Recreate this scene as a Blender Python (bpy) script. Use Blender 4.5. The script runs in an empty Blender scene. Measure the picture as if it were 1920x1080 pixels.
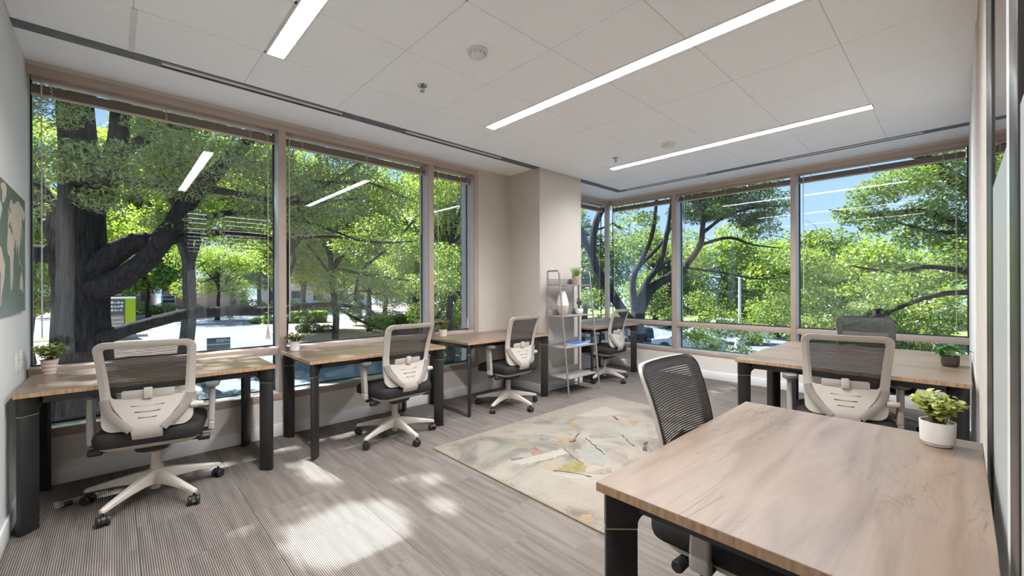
import bpy, bmesh, math, random
import numpy as np
from mathutils import Vector, Matrix

sc = bpy.context.scene
COL = sc.collection
PI = math.pi
random.seed(7)

# ------------------------------------------------------------------ camera
CAM_Z = 1.294
yaw, roll = -0.756, -0.00312
cy_, sy_ = math.cos(yaw), math.sin(yaw)
Fm = np.array([[cy_, 0, sy_], [0, 1, 0], [-sy_, 0, cy_]])
Qm = np.array([[math.cos(roll), -math.sin(roll), 0], [math.sin(roll), math.cos(roll), 0], [0, 0, 1]])
Rm = Qm @ Fm
def w3(v): return Vector((v[0], v[2], -v[1]))
rgt, upv, bck = w3(Rm[0]), -w3(Rm[1]), -w3(Rm[2])
cam_data = bpy.data.cameras.new('camera')
cam_data.sensor_width = 36.0
cam_data.lens = 792.54 * 36 / 1920
cam_data.clip_start = 0.02
cam_data.clip_end = 600
cam = bpy.data.objects.new('camera', cam_data)
COL.objects.link(cam)
cam.matrix_world = Matrix(((rgt.x, upv.x, bck.x, 0), (rgt.y, upv.y, bck.y, 0), (rgt.z, upv.z, bck.z, CAM_Z), (0, 0, 0, 1)))
sc.camera = cam

# ------------------------------------------------------------------ exposure, sky, sun
sc.view_settings.view_transform = 'Standard'
sc.view_settings.look = 'None'
sc.view_settings.gamma = 1
sc.view_settings.exposure = 0.5
sc.view_settings.use_curve_mapping = False
sc.cycles.use_denoising = True
sc.cycles.transparent_max_bounces = 24
sc.cycles.max_bounces = 9
sc.cycles.diffuse_bounces = 5
sc.cycles.glossy_bounces = 4
sc.cycles.sample_clamp_indirect = 6.0
sc.cycles.caustics_reflective = False
sc.cycles.caustics_refractive = False

LAMP = 15.0          # glow of the ceiling lamp diffusers
LAMP_W = 50.0        # downward area light added in each ceiling lamp, spread narrowed
OFFICE_LAMP = 7.0
SUN = 14.5
SKY = 1.0
world = bpy.data.worlds.new('sky')
sc.world = world
world.use_nodes = True
wn = world.node_tree
wn.nodes.clear()
wo = wn.nodes.new('ShaderNodeOutputWorld')
bg = wn.nodes.new('ShaderNodeBackground')
tc = wn.nodes.new('ShaderNodeTexCoord')
sep = wn.nodes.new('ShaderNodeSeparateXYZ')
rp = wn.nodes.new('ShaderNodeValToRGB')
wn.links.new(tc.outputs['Generated'], sep.inputs[0])
wn.links.new(sep.outputs['Z'], rp.inputs[0])
rp.color_ramp.elements[0].position = 0.0
rp.color_ramp.elements[0].color = (0.55, 0.72, 0.92, 1)
rp.color_ramp.elements[1].position = 0.55
rp.color_ramp.elements[1].color = (0.17, 0.36, 0.72, 1)
wn.links.new(rp.outputs[0], bg.inputs[0])
bg.inputs[1].default_value = SKY
wn.links.new(bg.outputs[0], wo.inputs[0])

SUNV = Vector((-0.07, 0.68, 0.75)).normalized()      # towards the sun
sl = bpy.data.lights.new('sun', 'SUN')
sl.energy = SUN
sl.angle = math.radians(0.6)
sl.color = (1.0, 0.98, 0.95)
so = bpy.data.objects.new('sun', sl)
COL.objects.link(so)
so.rotation_euler = SUNV.to_track_quat('Z', 'Y').to_euler()
so.location = (0, 20, 20)

# ------------------------------------------------------------------ material helpers
def new_mat(name):
    m = bpy.data.materials.new(name)
    m.use_nodes = True
    nt = m.node_tree
    for n in list(nt.nodes):
        if n.type != 'OUTPUT_MATERIAL' and n.type != 'BSDF_PRINCIPLED': nt.nodes.remove(n)
    return m, nt, nt.nodes['Principled BSDF'], nt.nodes['Material Output']
def nd(nt, t, **kw):
    n = nt.nodes.new('ShaderNode' + t)
    for k, v in kw.items():
        if hasattr(n, k) and k not in n.inputs: setattr(n, k, v)
        else: n.inputs[k].default_value = v
    return n
def ramp(nt, stops, src=None, mode='LINEAR'):
    r = nt.nodes.new('ShaderNodeValToRGB')
    cr = r.color_ramp
    cr.interpolation = mode
    while len(cr.elements) < len(stops): cr.elements.new(0.5)
    for e, (p, c) in zip(cr.elements, stops):
        e.position = p
        e.color = (c, c, c, 1) if isinstance(c, (int, float)) else (*c, 1)
    if src is not None: nt.links.new(src, r.inputs[0])
    return r
def coords(nt, scale=(1, 1, 1), rot=(0, 0, 0), out='Object'):
    t = nt.nodes.new('ShaderNodeTexCoord')
    mp = nt.nodes.new('ShaderNodeMapping')
    mp.inputs['Scale'].default_value = scale
    mp.inputs['Rotation'].default_value = rot
    nt.links.new(t.outputs[out], mp.inputs[0])
    return mp.outputs[0]
def noise(nt, vec, scale=5, detail=3, rough=0.5, dist=0):
    n = nt.nodes.new('ShaderNodeTexNoise')
    n.inputs['Scale'].default_value = scale
    n.inputs['Detail'].default_value = detail
    n.inputs['Roughness'].default_value = rough
    n.inputs['Distortion'].default_value = dist
    if vec is not None: nt.links.new(vec, n.inputs['Vector'])
    return n.outputs['Fac']
def mixc(nt, fac, a, b, mode='MIX'):
    m = nt.nodes.new('ShaderNodeMix')
    m.data_type = 'RGBA'; m.blend_type = mode
    for s, v in ((0, fac), (6, a), (7, b)):
        if isinstance(v, bpy.types.NodeSocket): nt.links.new(v, m.inputs[s])
        elif isinstance(v, (int, float)): m.inputs[s].default_value = v
        else: m.inputs[s].default_value = (*v, 1)
    return m.outputs[2]
def bump(nt, b, height, strength=0.2, dist=0.01):
    n = nt.nodes.new('ShaderNodeBump')
    n.inputs['Strength'].default_value = strength
    n.inputs['Distance'].default_value = dist
    nt.links.new(height, n.inputs['Height'])
    nt.links.new(n.outputs[0], b.inputs['Normal'])
def plain(name, col, rough=0.5, metal=0.0, var=0.06, nscale=6, bumpiness=0.0, bscale=200, spec=0.5):
    m, nt, b, o = new_mat(name)
    v = coords(nt)
    f = noise(nt, v, nscale, 4)
    c1 = tuple(max(0, c * (1 - var)) for c in col); c2 = tuple(min(1, c * (1 + var)) for c in col)
    r = ramp(nt, [(0.3, c1), (0.7, c2)], f)
    nt.links.new(r.outputs[0], b.inputs['Base Color'])
    b.inputs['Roughness'].default_value = rough
    b.inputs['Metallic'].default_value = metal
    b.inputs['Specular IOR Level'].default_value = spec
    if bumpiness: bump(nt, b, noise(nt, v, bscale, 2), bumpiness, 0.002)
    return m

M = {}
M['wall_beige'] = plain('wall_paint_beige', (0.57, 0.505, 0.44), 0.75, var=0.02, bumpiness=0.05)
M['wall_grey'] = plain('wall_paint_grey', (0.72, 0.715, 0.69), 0.7, var=0.02, bumpiness=0.05)
M['wall_low'] = plain('wall_paint_under_sill', (0.80, 0.73, 0.67), 0.75, var=0.02, bumpiness=0.05)
M['ceiling'] = plain('ceiling_paint', (0.92, 0.92, 0.915), 0.9, var=0.015)
M['ceiling_grid'] = plain('ceiling_grid_white', (0.66, 0.66, 0.655), 0.7, var=0.02)
M['tile'] = plain('ceiling_tile_mineral', (0.945, 0.945, 0.94), 0.95, var=0.02, nscale=40, bumpiness=0.12, bscale=300)
M['frame'] = plain('frame_paint_rose_beige', (0.46, 0.35, 0.29), 0.45, var=0.03)
M['frame_side'] = plain('frame_anodised_side', (0.52, 0.50, 0.46), 0.35, var=0.03)
M['gasket'] = plain('black_gasket', (0.02, 0.022, 0.025), 0.6)
M['baseboard'] = plain('vinyl_baseboard', (0.82, 0.805, 0.79), 0.5, var=0.02)
M['chair_shell'] = plain('chair_plastic_beige', (0.50, 0.44, 0.385), 0.42, var=0.02, bumpiness=0.04, bscale=500)
M['chair_strut'] = plain('chair_strut_shaded', (0.27, 0.235, 0.205), 0.4, var=0.02)
M['chair_arm'] = plain('chair_arm_shaded', (0.40, 0.355, 0.315), 0.4, var=0.02)  # grey-beige arm plastic with shade darkened into it
M['chair_base'] = plain('chair_base_plastic', (0.52, 0.455, 0.395), 0.4, var=0.02)
M['black'] = plain('black_plastic', (0.018, 0.017, 0.017), 0.45)
M['fabric'] = plain('black_seat_fabric', (0.026, 0.023, 0.022), 0.75, spec=0.2, var=0.2, nscale=90, bumpiness=0.3, bscale=700)
M['pad'] = plain('arm_pad_rubber', (0.13, 0.133, 0.13), 0.32)
M['leg'] = plain('desk_leg_charcoal', (0.022, 0.020, 0.019), 0.38, var=0.1)
M['brass'] = plain('pale_brass', (0.75, 0.62, 0.42), 0.3, 0.8)
M['steel'] = plain('brushed_grey_metal', (0.33, 0.31, 0.295), 0.45, 0.55, var=0.05)
M['shelf_wood'] = plain('grey_shelf_board', (0.27, 0.25, 0.23), 0.5, var=0.06)
M['white_pot'] = plain('white_ceramic', (0.78, 0.75, 0.70), 0.4, var=0.02)
M['pink_pot'] = plain('pale_pink_plaster', (0.66, 0.52, 0.44), 0.6, var=0.05)
M['dark_pot'] = plain('dark_brown_ceramic', (0.055, 0.045, 0.04), 0.45)
M['soil'] = plain('dark_soil', (0.03, 0.022, 0.015), 0.95)
M['vase_tan'] = plain('vase_tan_clay', (0.55, 0.42, 0.30), 0.7, var=0.08, nscale=20)
M['slot'] = plain('slot_black', (0.012, 0.012, 0.013), 0.8)
M['diffuser_grey'] = plain('slot_plate_grey', (0.13, 0.13, 0.135), 0.6, var=0.25, nscale=12)
M['trim_white'] = plain('white_metal_trim', (0.72, 0.72, 0.70), 0.4)
M['chrome'] = plain('chrome', (0.5, 0.5, 0.5), 0.18, 0.9)
M['bronze'] = plain('dark_bronze_aluminium', (0.045, 0.038, 0.033), 0.35, 0.2)
M['plate_white'] = plain('switch_plate_white', (0.74, 0.72, 0.69), 0.4, var=0.01)
M['blue'] = plain('blue_book_cover', (0.07, 0.16, 0.42), 0.5, var=0.15, nscale=25)
M['paper'] = plain('paper_white', (0.75, 0.74, 0.7), 0.8)
M['blind'] = plain('blind_slat_taupe', (0.26, 0.205, 0.165), 0.5, var=0.12, nscale=3)
M['blind_rail'] = plain('blind_rail_beige', (0.55, 0.46, 0.37), 0.5)
M['cord'] = plain('cord_cream', (0.62, 0.53, 0.44), 0.8)
M['wand'] = plain('wand_acrylic', (0.62, 0.62, 0.56), 0.2)
M['bark'] = None
def bark(name, c1, c2):
    m, nt, b, o = new_mat(name)
    v = coords(nt, (11, 11, 1.2))
    f = noise(nt, v, 2.0, 6, 0.7, 0.8)
    r = ramp(nt, [(0.40, c1), (0.62, c2)], f)
    nt.links.new(r.outputs[0], b.inputs['Base Color'])
    b.inputs['Roughness'].default_value = 0.95
    bump(nt, b, f, 1.0, 0.14)
    return m
M['bark'] = bark('bark_dark', (0.018, 0.012, 0.009), (0.095, 0.066, 0.052))
M['bark_pale'] = bark('bark_greyish', (0.10, 0.085, 0.075), (0.27, 0.235, 0.21))

def wood(name, ca, cb, cc, vein=0.5):
    m, nt, b, o = new_mat(name)
    v = coords(nt, (0.8, 6.0, 6.0))
    f1 = noise(nt, v, 1.7, 4, 0.55, 0.9)
    base = ramp(nt, [(0.28, cc), (0.44, ca), (0.58, cb), (0.76, ca)], f1)
    v2 = coords(nt, (0.9, 5.0, 5.0))
    w = nt.nodes.new('ShaderNodeTexNoise')
    w.inputs['Scale'].default_value = 1.5; w.inputs['Detail'].default_value = 3; w.inputs['Distortion'].default_value = 1.2
    nt.links.new(v2, w.inputs['Vector'])
    mul = nd(nt, 'Math', operation='MULTIPLY'); nt.links.new(w.outputs['Fac'], mul.inputs[0]); mul.inputs[1].default_value = 9.0
    fr = nd(nt, 'Math', operation='FRACT'); nt.links.new(mul.outputs[0], fr.inputs[0])
    line = ramp(nt, [(0.0, 1.0), (0.05, 0.0), (0.93, 0.0), (1.0, 1.0)], fr.outputs[0])
    msk = ramp(nt, [(0.48, 0.0), (0.68, vein)], noise(nt, coords(nt, (0.8, 2.2, 2.2)), 1.7, 2))
    mm = nd(nt, 'Math', operation='MULTIPLY')
    nt.links.new(line.outputs[0], mm.inputs[0]); nt.links.new(msk.outputs[0], mm.inputs[1])
    col = mixc(nt, mm.outputs[0], base.outputs[0], tuple(c * 0.45 for c in cc))
    fine = noise(nt, coords(nt, (3, 60, 60)), 4, 2)
    fr2 = ramp(nt, [(0.35, 0.93), (0.6, 1.0)], fine)
    col = mixc(nt, 1.0, col, fr2.outputs[0], 'MULTIPLY')
    nt.links.new(col, b.inputs['Base Color'])
    b.inputs['Roughness'].default_value = 0.30
    b.inputs['Specular IOR Level'].default_value = 0.55
    bump(nt, b, fine, 0.05, 0.001)
    return m
M['wood'] = wood('desk_wood_laminate', (0.205, 0.137, 0.096), (0.25, 0.176, 0.129), (0.132, 0.085, 0.058), 1.0)
def edge_wood():
    m, nt, b, o = new_mat('desk_edge_band')
    f = noise(nt, coords(nt, (40, 40, 6)), 2.0, 3)
    r = ramp(nt, [(0.3, (0.27, 0.155, 0.085)), (0.6, (0.46, 0.285, 0.16))], f)
    nt.links.new(r.outputs[0], b.inputs['Base Color'])
    b.inputs['Roughness'].default_value = 0.4
    return m
M['wood_edge'] = edge_wood()

def carpet():
    m, nt, b, o = new_mat('carpet_striped')
    t = nt.nodes.new('ShaderNodeTexCoord')
    oi = nt.nodes.new('ShaderNodeObjectInfo')
    # ribs run along y
    mp = nt.nodes.new('ShaderNodeMapping'); nt.links.new(t.outputs['Object'], mp.inputs[0])
    mp.inputs['Scale'].default_value = (1, 0.12, 1)
    w = nt.nodes.new('ShaderNodeTexWave'); w.wave_type = 'BANDS'; w.bands_direction = 'X'; w.wave_profile = 'SIN'
    w.inputs['Scale'].default_value = 36.0; w.inputs['Distortion'].default_value = 0.5; w.inputs['Detail'].default_value = 1; w.inputs['Detail Scale'].default_value = 20
    nt.links.new(mp.outputs[0], w.inputs['Vector'])
    stripe = ramp(nt, [(0.25, (0.078, 0.065, 0.057)), (0.7, (0.25, 0.21, 0.183))], w.outputs['Fac'])
    mp2 = nt.nodes.new('ShaderNodeMapping'); nt.links.new(t.outputs['Object'], mp2.inputs[0]); mp2.inputs['Scale'].default_value = (28, 1.6, 1)
    addv = nt.nodes.new('ShaderNodeVectorMath'); addv.operation = 'ADD'
    nt.links.new(mp2.outputs[0], addv.inputs[0])
    cmb = nt.nodes.new('ShaderNodeCombineXYZ')
    m20 = nd(nt, 'Math', operation='MULTIPLY'); nt.links.new(oi.outputs['Random'], m20.inputs[0]); m20.inputs[1].default_value = 40
    nt.links.new(m20.outputs[0], cmb.inputs[0]); nt.links.new(m20.outputs[0], cmb.inputs[1])
    nt.links.new(cmb.outputs[0], addv.inputs[1])
    band = ramp(nt, [(0.35, 0.80), (0.65, 1.12)], noise(nt, addv.outputs[0], 1.0, 3))
    col = mixc(nt, 1.0, stripe.outputs[0], band.outputs[0], 'MULTIPLY')
    tone = ramp(nt, [(0.0, 0.93), (1.0, 1.06)], oi.outputs['Random'])
    col = mixc(nt, 1.0, col, tone.outputs[0], 'MULTIPLY')
    nt.links.new(col, b.inputs['Base Color'])
    b.inputs['Roughness'].default_value = 0.95
    b.inputs['Specular IOR Level'].default_value = 0.15
    bump(nt, b, w.outputs['Fac'], 0.5, 0.003)
    return m
M['carpet'] = carpet()
M['carpet_back'] = plain('carpet_backing', (0.14, 0.12, 0.11), 0.95)

def glass(name, ior=1.7, tint=(1, 1, 1)):
    m, nt, b, o = new_mat(name)
    nt.nodes.remove(b)
    tr = nd(nt, 'BsdfTransparent'); tr.inputs[0].default_value = (*tint, 1)
    gl = nd(nt, 'BsdfGlossy'); gl.inputs['Roughness'].default_value = 0.0
    gl.inputs[0].default_value = (1.0, 0.95, 0.92, 1)
    lw = nd(nt, 'LayerWeight'); lw.inputs[0].default_value = 0.5
    pw = nd(nt, 'Math', operation='POWER'); nt.links.new(lw.outputs['Facing'], pw.inputs[0]); pw.inputs[1].default_value = 5.0
    f0 = ((ior - 1) / (ior + 1)) ** 2
    fr = nd(nt, 'Math', operation='MULTIPLY_ADD'); nt.links.new(pw.outputs[0], fr.inputs[0]); fr.inputs[1].default_value = 1 - f0; fr.inputs[2].default_value = f0
    mx = nd(nt, 'MixShader')
    nt.links.new(fr.outputs[0], mx.inputs[0]); nt.links.new(tr.outputs[0], mx.inputs[1]); nt.links.new(gl.outputs[0], mx.inputs[2])
    nt.links.new(mx.outputs[0], o.inputs[0])
    return m
M['glass'] = glass('window_glass', 1.52, (0.90, 0.965, 1.0))
M['clear_glass'] = glass('partition_glass', 1.5)
def frosted():
    m, nt, b, o = new_mat('frosted_film')
    b.inputs['Base Color'].default_value = (0.66, 0.68, 0.67, 1)
    b.inputs['Roughness'].default_value = 0.35
    tl = nd(nt, 'BsdfTranslucent'); tl.inputs[0].default_value = (0.7, 0.72, 0.71, 1)
    f = ramp(nt, [(0.0, 0.33), (1.0, 0.37)], noise(nt, coords(nt), 30, 2))
    mx = nd(nt, 'MixShader')
    nt.links.new(f.outputs[0], mx.inputs[0])
    nt.links.new(b.outputs[0], mx.inputs[1]); nt.links.new(tl.outputs[0], mx.inputs[2]); nt.links.new(mx.outputs[0], o.inputs[0])
    return m
M['frost'] = frosted()
def lamp_mat(name, strength, col=(0.93, 0.965, 1.0)):
    m, nt, b, o = new_mat(name)
    nt.nodes.remove(b)
    e = nd(nt, 'Emission'); e.inputs[0].default_value = (*col, 1); e.inputs[1].default_value = strength
    nt.links.new(e.outputs[0], o.inputs[0])
    return m
M['lamp'] = lamp_mat('lamp_diffuser', LAMP)
M['office_lamp'] = lamp_mat('office_lamp_diffuser', OFFICE_LAMP)

def mesh_fabric():
    m, nt, b, o = new_mat('chair_mesh_weave')
    b.inputs['Base Color'].default_value = (0.035, 0.032, 0.032, 1)
    b.inputs['Roughness'].default_value = 0.6
    v = coords(nt)
    w = nt.nodes.new('ShaderNodeTexWave'); w.bands_direction = 'Z'; w.inputs['Scale'].default_value = 37.0
    w.inputs['Distortion'].default_value = 0.0
    nt.links.new(v, w.inputs['Vector'])
    w2 = nt.nodes.new('ShaderNodeTexWave'); w2.bands_direction = 'X'; w2.inputs['Scale'].default_value = 75.0
    nt.links.new(v, w2.inputs['Vector'])
    a = ramp(nt, [(0.22, 0.30), (0.42, 1.0)], w.outputs['Fac'])
    c = ramp(nt, [(0.55, 0.0), (0.8, 0.55)], w2.outputs['Fac'])
    mx = nd(nt, 'Math', operation='MAXIMUM')
    nt.links.new(a.outputs[0], mx.inputs[0]); nt.links.new(c.outputs[0], mx.inputs[1])
    nt.links.new(mx.outputs[0], b.inputs['Alpha'])
    return m
M['mesh'] = mesh_fabric()

def leaf_mat(name, c_dark, c_light, trans=0.45, gloss=0.06, tcol=None):
    m, nt, b, o = new_mat(name)
    nt.nodes.remove(b)
    g = nt.nodes.new('ShaderNodeNewGeometry')
    n2 = noise(nt, coords(nt), 0.7, 2)
    ad = nd(nt, 'Math', operation='ADD'); nt.links.new(g.outputs['Random Per Island'], ad.inputs[0]); nt.links.new(n2, ad.inputs[1])
    ml = nd(nt, 'Math', operation='MULTIPLY'); nt.links.new(ad.outputs[0], ml.inputs[0]); ml.inputs[1].default_value = 0.5
    r = ramp(nt, [(0.25, c_dark), (0.75, c_light)], ml.outputs[0])
    df = nd(nt, 'BsdfDiffuse'); nt.links.new(r.outputs[0], df.inputs[0])
    tl = nd(nt, 'BsdfTranslucent')
    tc2 = mixc(nt, 1.0, r.outputs[0], tcol or (1.6, 1.5, 0.5), 'MULTIPLY'); nt.links.new(tc2, tl.inputs[0])
    m1 = nd(nt, 'MixShader'); m1.inputs[0].default_value = trans
    nt.links.new(df.outputs[0], m1.inputs[1]); nt.links.new(tl.outputs[0], m1.inputs[2])
    gl = nd(nt, 'BsdfGlossy'); gl.inputs['Roughness'].default_value = 0.35
    m2 = nd(nt, 'MixShader'); m2.inputs[0].default_value = gloss
    nt.links.new(m1.outputs[0], m2.inputs[1]); nt.links.new(gl.outputs[0], m2.inputs[2])
    nt.links.new(m2.outputs[0], o.inputs[0])
    return m
M['leaf_bright'] = leaf_mat('leaf_bright', (0.12, 0.205, 0.04), (0.42, 0.51, 0.125), 0.5)
M['leaf_mid'] = leaf_mat('leaf_mid', (0.085, 0.145, 0.035), (0.31, 0.39, 0.115), 0.5)
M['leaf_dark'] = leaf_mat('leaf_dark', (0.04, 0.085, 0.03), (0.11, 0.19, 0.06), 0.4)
M['leaf_grey'] = leaf_mat('leaf_greyish', (0.13, 0.17, 0.07), (0.48, 0.53, 0.25), 0.5, 0.1)
M['plant_green'] = leaf_mat('pot_leaf_green', (0.13, 0.21, 0.05), (0.36, 0.46, 0.15), 0.3, 0.08)
M['plant_lime'] = leaf_mat('pot_leaf_lime', (0.22, 0.28, 0.05), (0.55, 0.60, 0.20), 0.3, 0.08)
M['plant_deep'] = leaf_mat('pot_leaf_deep_green', (0.03, 0.14, 0.02), (0.08, 0.27, 0.05), 0.3, 0.14)
M['plant_grass'] = leaf_mat('pot_grass_green', (0.10, 0.26, 0.02), (0.24, 0.48, 0.06), 0.3, 0.06)
M['plant_olive'] = leaf_mat('pot_leaf_olive', (0.10, 0.09, 0.02), (0.36, 0.33, 0.10), 0.3, 0.06)
M['succ'] = leaf_mat('succulent_grey', (0.10, 0.11, 0.09), (0.26, 0.26, 0.22), 0.1, 0.05)
M['stem'] = plain('stem_brown', (0.12, 0.09, 0.05), 0.8)

# ------------------------------------------------------------------ geometry helpers
class MB:
    def __init__(s): s.v = []; s.f = []; s.m = []; s.cur = 0
    def add(s, vs, fs):
        o = len(s.v); s.v += [tuple(p) for p in vs]
        for f in fs: s.f.append(tuple(i + o for i in f)); s.m.append(s.cur)
        return s
    def box(s, x0, x1, y0, y1, z0, z1):
        v = [(x0, y0, z0), (x1, y0, z0), (x1, y1, z0), (x0, y1, z0), (x0, y0, z1), (x1, y0, z1), (x1, y1, z1), (x0, y1, z1)]
        return s.add(v, [(3, 2, 1, 0), (4, 5, 6, 7), (0, 1, 5, 4), (1, 2, 6, 5), (2, 3, 7, 6), (3, 0, 4, 7)])
    def loft(s, rings, caps=True, closed=True):
        n = len(rings[0]); v = [p for r in rings for p in r]; f = []
        for i in range(len(rings) - 1):
            for j in range(n if closed else n - 1):
                k = (j + 1) % n
                f.append((i * n + j, i * n + k, (i + 1) * n + k, (i + 1) * n + j))
        if caps and closed:
            f.append(tuple(reversed(range(n)))); f.append(tuple((len(rings) - 1) * n + j for j in range(n)))
        return s.add(v, f)
    def lathe(s, prof, c=(0, 0, 0), n=24, caps=True):
        rings = [[(c[0] + r * math.cos(2 * PI * j / n), c[1] + r * math.sin(2 * PI * j / n), c[2] + z) for j in range(n)] for r, z in prof]
        return s.loft(rings, caps)
    def tube(s, pts, rad, n=8, caps=True):
        pts = [Vector(p) for p in pts]
        if isinstance(rad, (int, float)): rad = [rad] * len(pts)
        rings = []; prev = None
        for i, p in enumerate(pts):
            d = (pts[min(i + 1, len(pts) - 1)] - pts[max(i - 1, 0)]).normalized()
            if prev is None:
                a = Vector((1, 0, 0)) if abs(d.x) < 0.8 else Vector((0, 1, 0))
                u = d.cross(a).normalized()
            else: u = (prev - d * prev.dot(d)).normalized()
            prev = u; w = d.cross(u)
            rings.append([p + (u * math.cos(2 * PI * j / n) + w * math.sin(2 * PI * j / n)) * rad[i] for j in range(n)])
        return s.loft(rings, caps)
    def grid(s, P):          # P[i][j] points; open sheet
        h, w = len(P), len(P[0])
        return s.add([p for r in P for p in r], [(i * w + j, i * w + j + 1, (i + 1) * w + j + 1, (i + 1) * w + j) for i in range(h - 1) for j in range(w - 1)])
    def slab(s, A, B):       # thick sheet between grids A (front) and B (back)
        h, w = len(A), len(A[0]); n = h * w
        v = [p for r in A for p in r] + [p for r in B for p in r]; f = []
        for i in range(h - 1):
            for j in range(w - 1):
                a = i * w + j
                f.append((a, a + 1, a + w + 1, a + w)); f.append((n + a + w, n + a + w + 1, n + a + 1, n + a))
        loop = [j for j in range(w)] + [i * w + w - 1 for i in range(1, h)] + [(h - 1) * w + j for j in range(w - 2, -1, -1)] + [i * w for i in range(h - 2, 0, -1)]
        for k in range(len(loop)):
            a, b_ = loop[k], loop[(k + 1) % len(loop)]
            f.append((b_, a, n + a, n + b_))
        return s.add(v, f)
    def xf(s, start, mat):
        for i in range(start, len(s.v)): s.v[i] = tuple(mat @ Vector(s.v[i]))
    def build(s, name, mats, parent=None, bevel=0.0, smooth=True, loc=None, seg=2):
        me = bpy.data.meshes.new(name)
        me.from_pydata(s.v, [], s.f)
        if not isinstance(mats, (list, tuple)): mats = [mats]
        for m in mats: me.materials.append(m)
        if len(mats) > 1: me.polygons.foreach_set('material_index', s.m)
        bm = bmesh.new(); bm.from_mesh(me)
        bmesh.ops.recalc_face_normals(bm, faces=bm.faces)
        if bevel: bmesh.ops.bevel(bm, geom=[e for e in bm.edges if len(e.link_faces) == 2 and e.calc_face_angle(0) > 0.5], offset=bevel, segments=seg, profile=0.5, affect='EDGES', clamp_overlap=True)
        bm.to_mesh(me); bm.free()
        if smooth:
            me.polygons.foreach_set('use_smooth', [True] * len(me.polygons))
            me.set_sharp_from_angle(angle=math.radians(38))
        o = bpy.data.objects.new(name, me); COL.objects.link(o)
        if parent: o.parent = parent
        if loc: o.location = loc
        return o
def cat_rom(xs, ys, x):
    i = max(0, min(len(xs) - 2, int(np.searchsorted(xs, x)) - 1))
    t = (x - xs[i]) / (xs[i + 1] - xs[i])
    d = lambda k: (ys[min(k + 1, len(ys) - 1)] - ys[max(k - 1, 0)]) / (xs[min(k + 1, len(xs) - 1)] - xs[max(k - 1, 0)])
    h = xs[i + 1] - xs[i]; a, b_ = d(i), d(i + 1)
    return (2*t**3-3*t**2+1)*ys[i] + (t**3-2*t**2+t)*h*a + (-2*t**3+3*t**2)*ys[i+1] + (t**3-t**2)*h*b_
def rrect(x0, x1, y0, y1, r, nc=5, ns=3):
    pts = []
    cs = [(x1 - r, y0 + r, -PI / 2), (x1 - r, y1 - r, 0), (x0 + r, y1 - r, PI / 2), (x0 + r, y0 + r, PI)]
    for k, (cx, cy, a0) in enumerate(cs):
        arc = [(cx + r * math.cos(a0 + PI / 2 * i / nc), cy + r * math.sin(a0 + PI / 2 * i / nc)) for i in range(nc + 1)]
        pts += arc
        nx = cs[(k + 1) % 4]
        e = (nx[0] + r * math.cos(nx[2]), nx[1] + r * math.sin(nx[2])); a = arc[-1]
        for i in range(1, ns + 1):
            t = i / (ns + 1); pts.append((a[0] + (e[0] - a[0]) * t, a[1] + (e[1] - a[1]) * t))
    return pts

def thing(name, label, cat, loc=(0, 0, 0), rz=0, group=None, kind=None):
    o = bpy.data.objects.new(name, None); COL.objects.link(o)
    o.empty_display_size = 0.1
    o.location = loc; o.rotation_euler = (0, 0, rz)
    if label: o['label'] = label
    if cat: o['category'] = cat
    if group: o['group'] = group
    if kind: o['kind'] = kind
    return o
def tag(o, label=None, cat=None, group=None, kind=None):
    if label: o['label'] = label
    if cat: o['category'] = cat
    if group: o['group'] = group
    if kind: o['kind'] = kind
    return o
def struct(o, label=None): return tag(o, label, None, None, 'structure')
def copy_tree(o, parent=None):
    c = o.copy(); COL.objects.link(c)
    if parent: c.parent = parent
    for ch in list(o.children): copy_tree(ch, c)
    return c

# ------------------------------------------------------------------ room shell
XL, YB, XR, YR, ZC = -0.41, 4.12, 6.15, -0.07, 2.78
YG, XG = 4.28, 6.33
fl = struct(MB().box(XL - 0.15, XR + 0.02, YR - 0.15, YB + 0.02, -0.25, -0.008).build('floor', M['carpet_back'], smooth=False), 'striped taupe carpet tile floor')
tile_me = {}
T = 0.5
nx = int(math.ceil((XR - XL) / T)); 
for i in range(nx):
    x0 = XL + i * T; x1 = min(x0 + T, XR)
    off = 0.25 if i % 2 else 0.0
    y0 = YR - 0.12
    ys = [y0]
    y = y0 + T - off
    while y < YB - 0.02: ys.append(y); y += T
    ys.append(YB)
    for a, b_ in zip(ys[:-1], ys[1:]):
        key = (round(x1 - x0, 3), round(b_ - a, 3))
        if key not in tile_me:
            o = MB().box(0.0003, key[0] - 0.0003, 0.0003, key[1] - 0.0003, -0.008, 0).build('carpet_tile', M['carpet'], fl, smooth=False)
            tile_me[key] = o.data
        else:
            o = bpy.data.objects.new('carpet_tile', tile_me[key]); COL.objects.link(o); o.parent = fl
        o.location = (x0, a, 0)

# ceiling
LX = [(0.70, 0.81), (2.49, 2.60), (4.49, 4.60)]
LY0, LY1 = 0.485, 3.0
cb = MB()
xs_cut = [XL - 0.15, 0.70, 0.81, 2.49, 2.60, 4.49, 4.60, XR + 0.25]
cb.box(XL - 0.15, XR + 0.3, YR - 0.2, YB + 0.3, ZC + 0.10, ZC + 0.2)
ceil_ = struct(cb.build('ceiling', M['ceiling_grid'], smooth=False), 'white tiled ceiling')
gb = MB()                                  # T-grid runners, just above the tile faces
gx = [XL, 0.08, 0.69, 1.335, 1.985, 2.635, 3.245, 3.855, 4.48, 5.05, 5.63]
gy = [YR, 0.5, 1.12, 1.75, 2.37, 3.0, 3.555]
def in_lamp(a, b_): return any(a < l1 and b_ > l0 for l0, l1 in LX)
for x in gx:
    gb.box(x - 0.012, x + 0.012, YR, 3.555, ZC + 0.004, ZC + 0.03)
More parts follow.
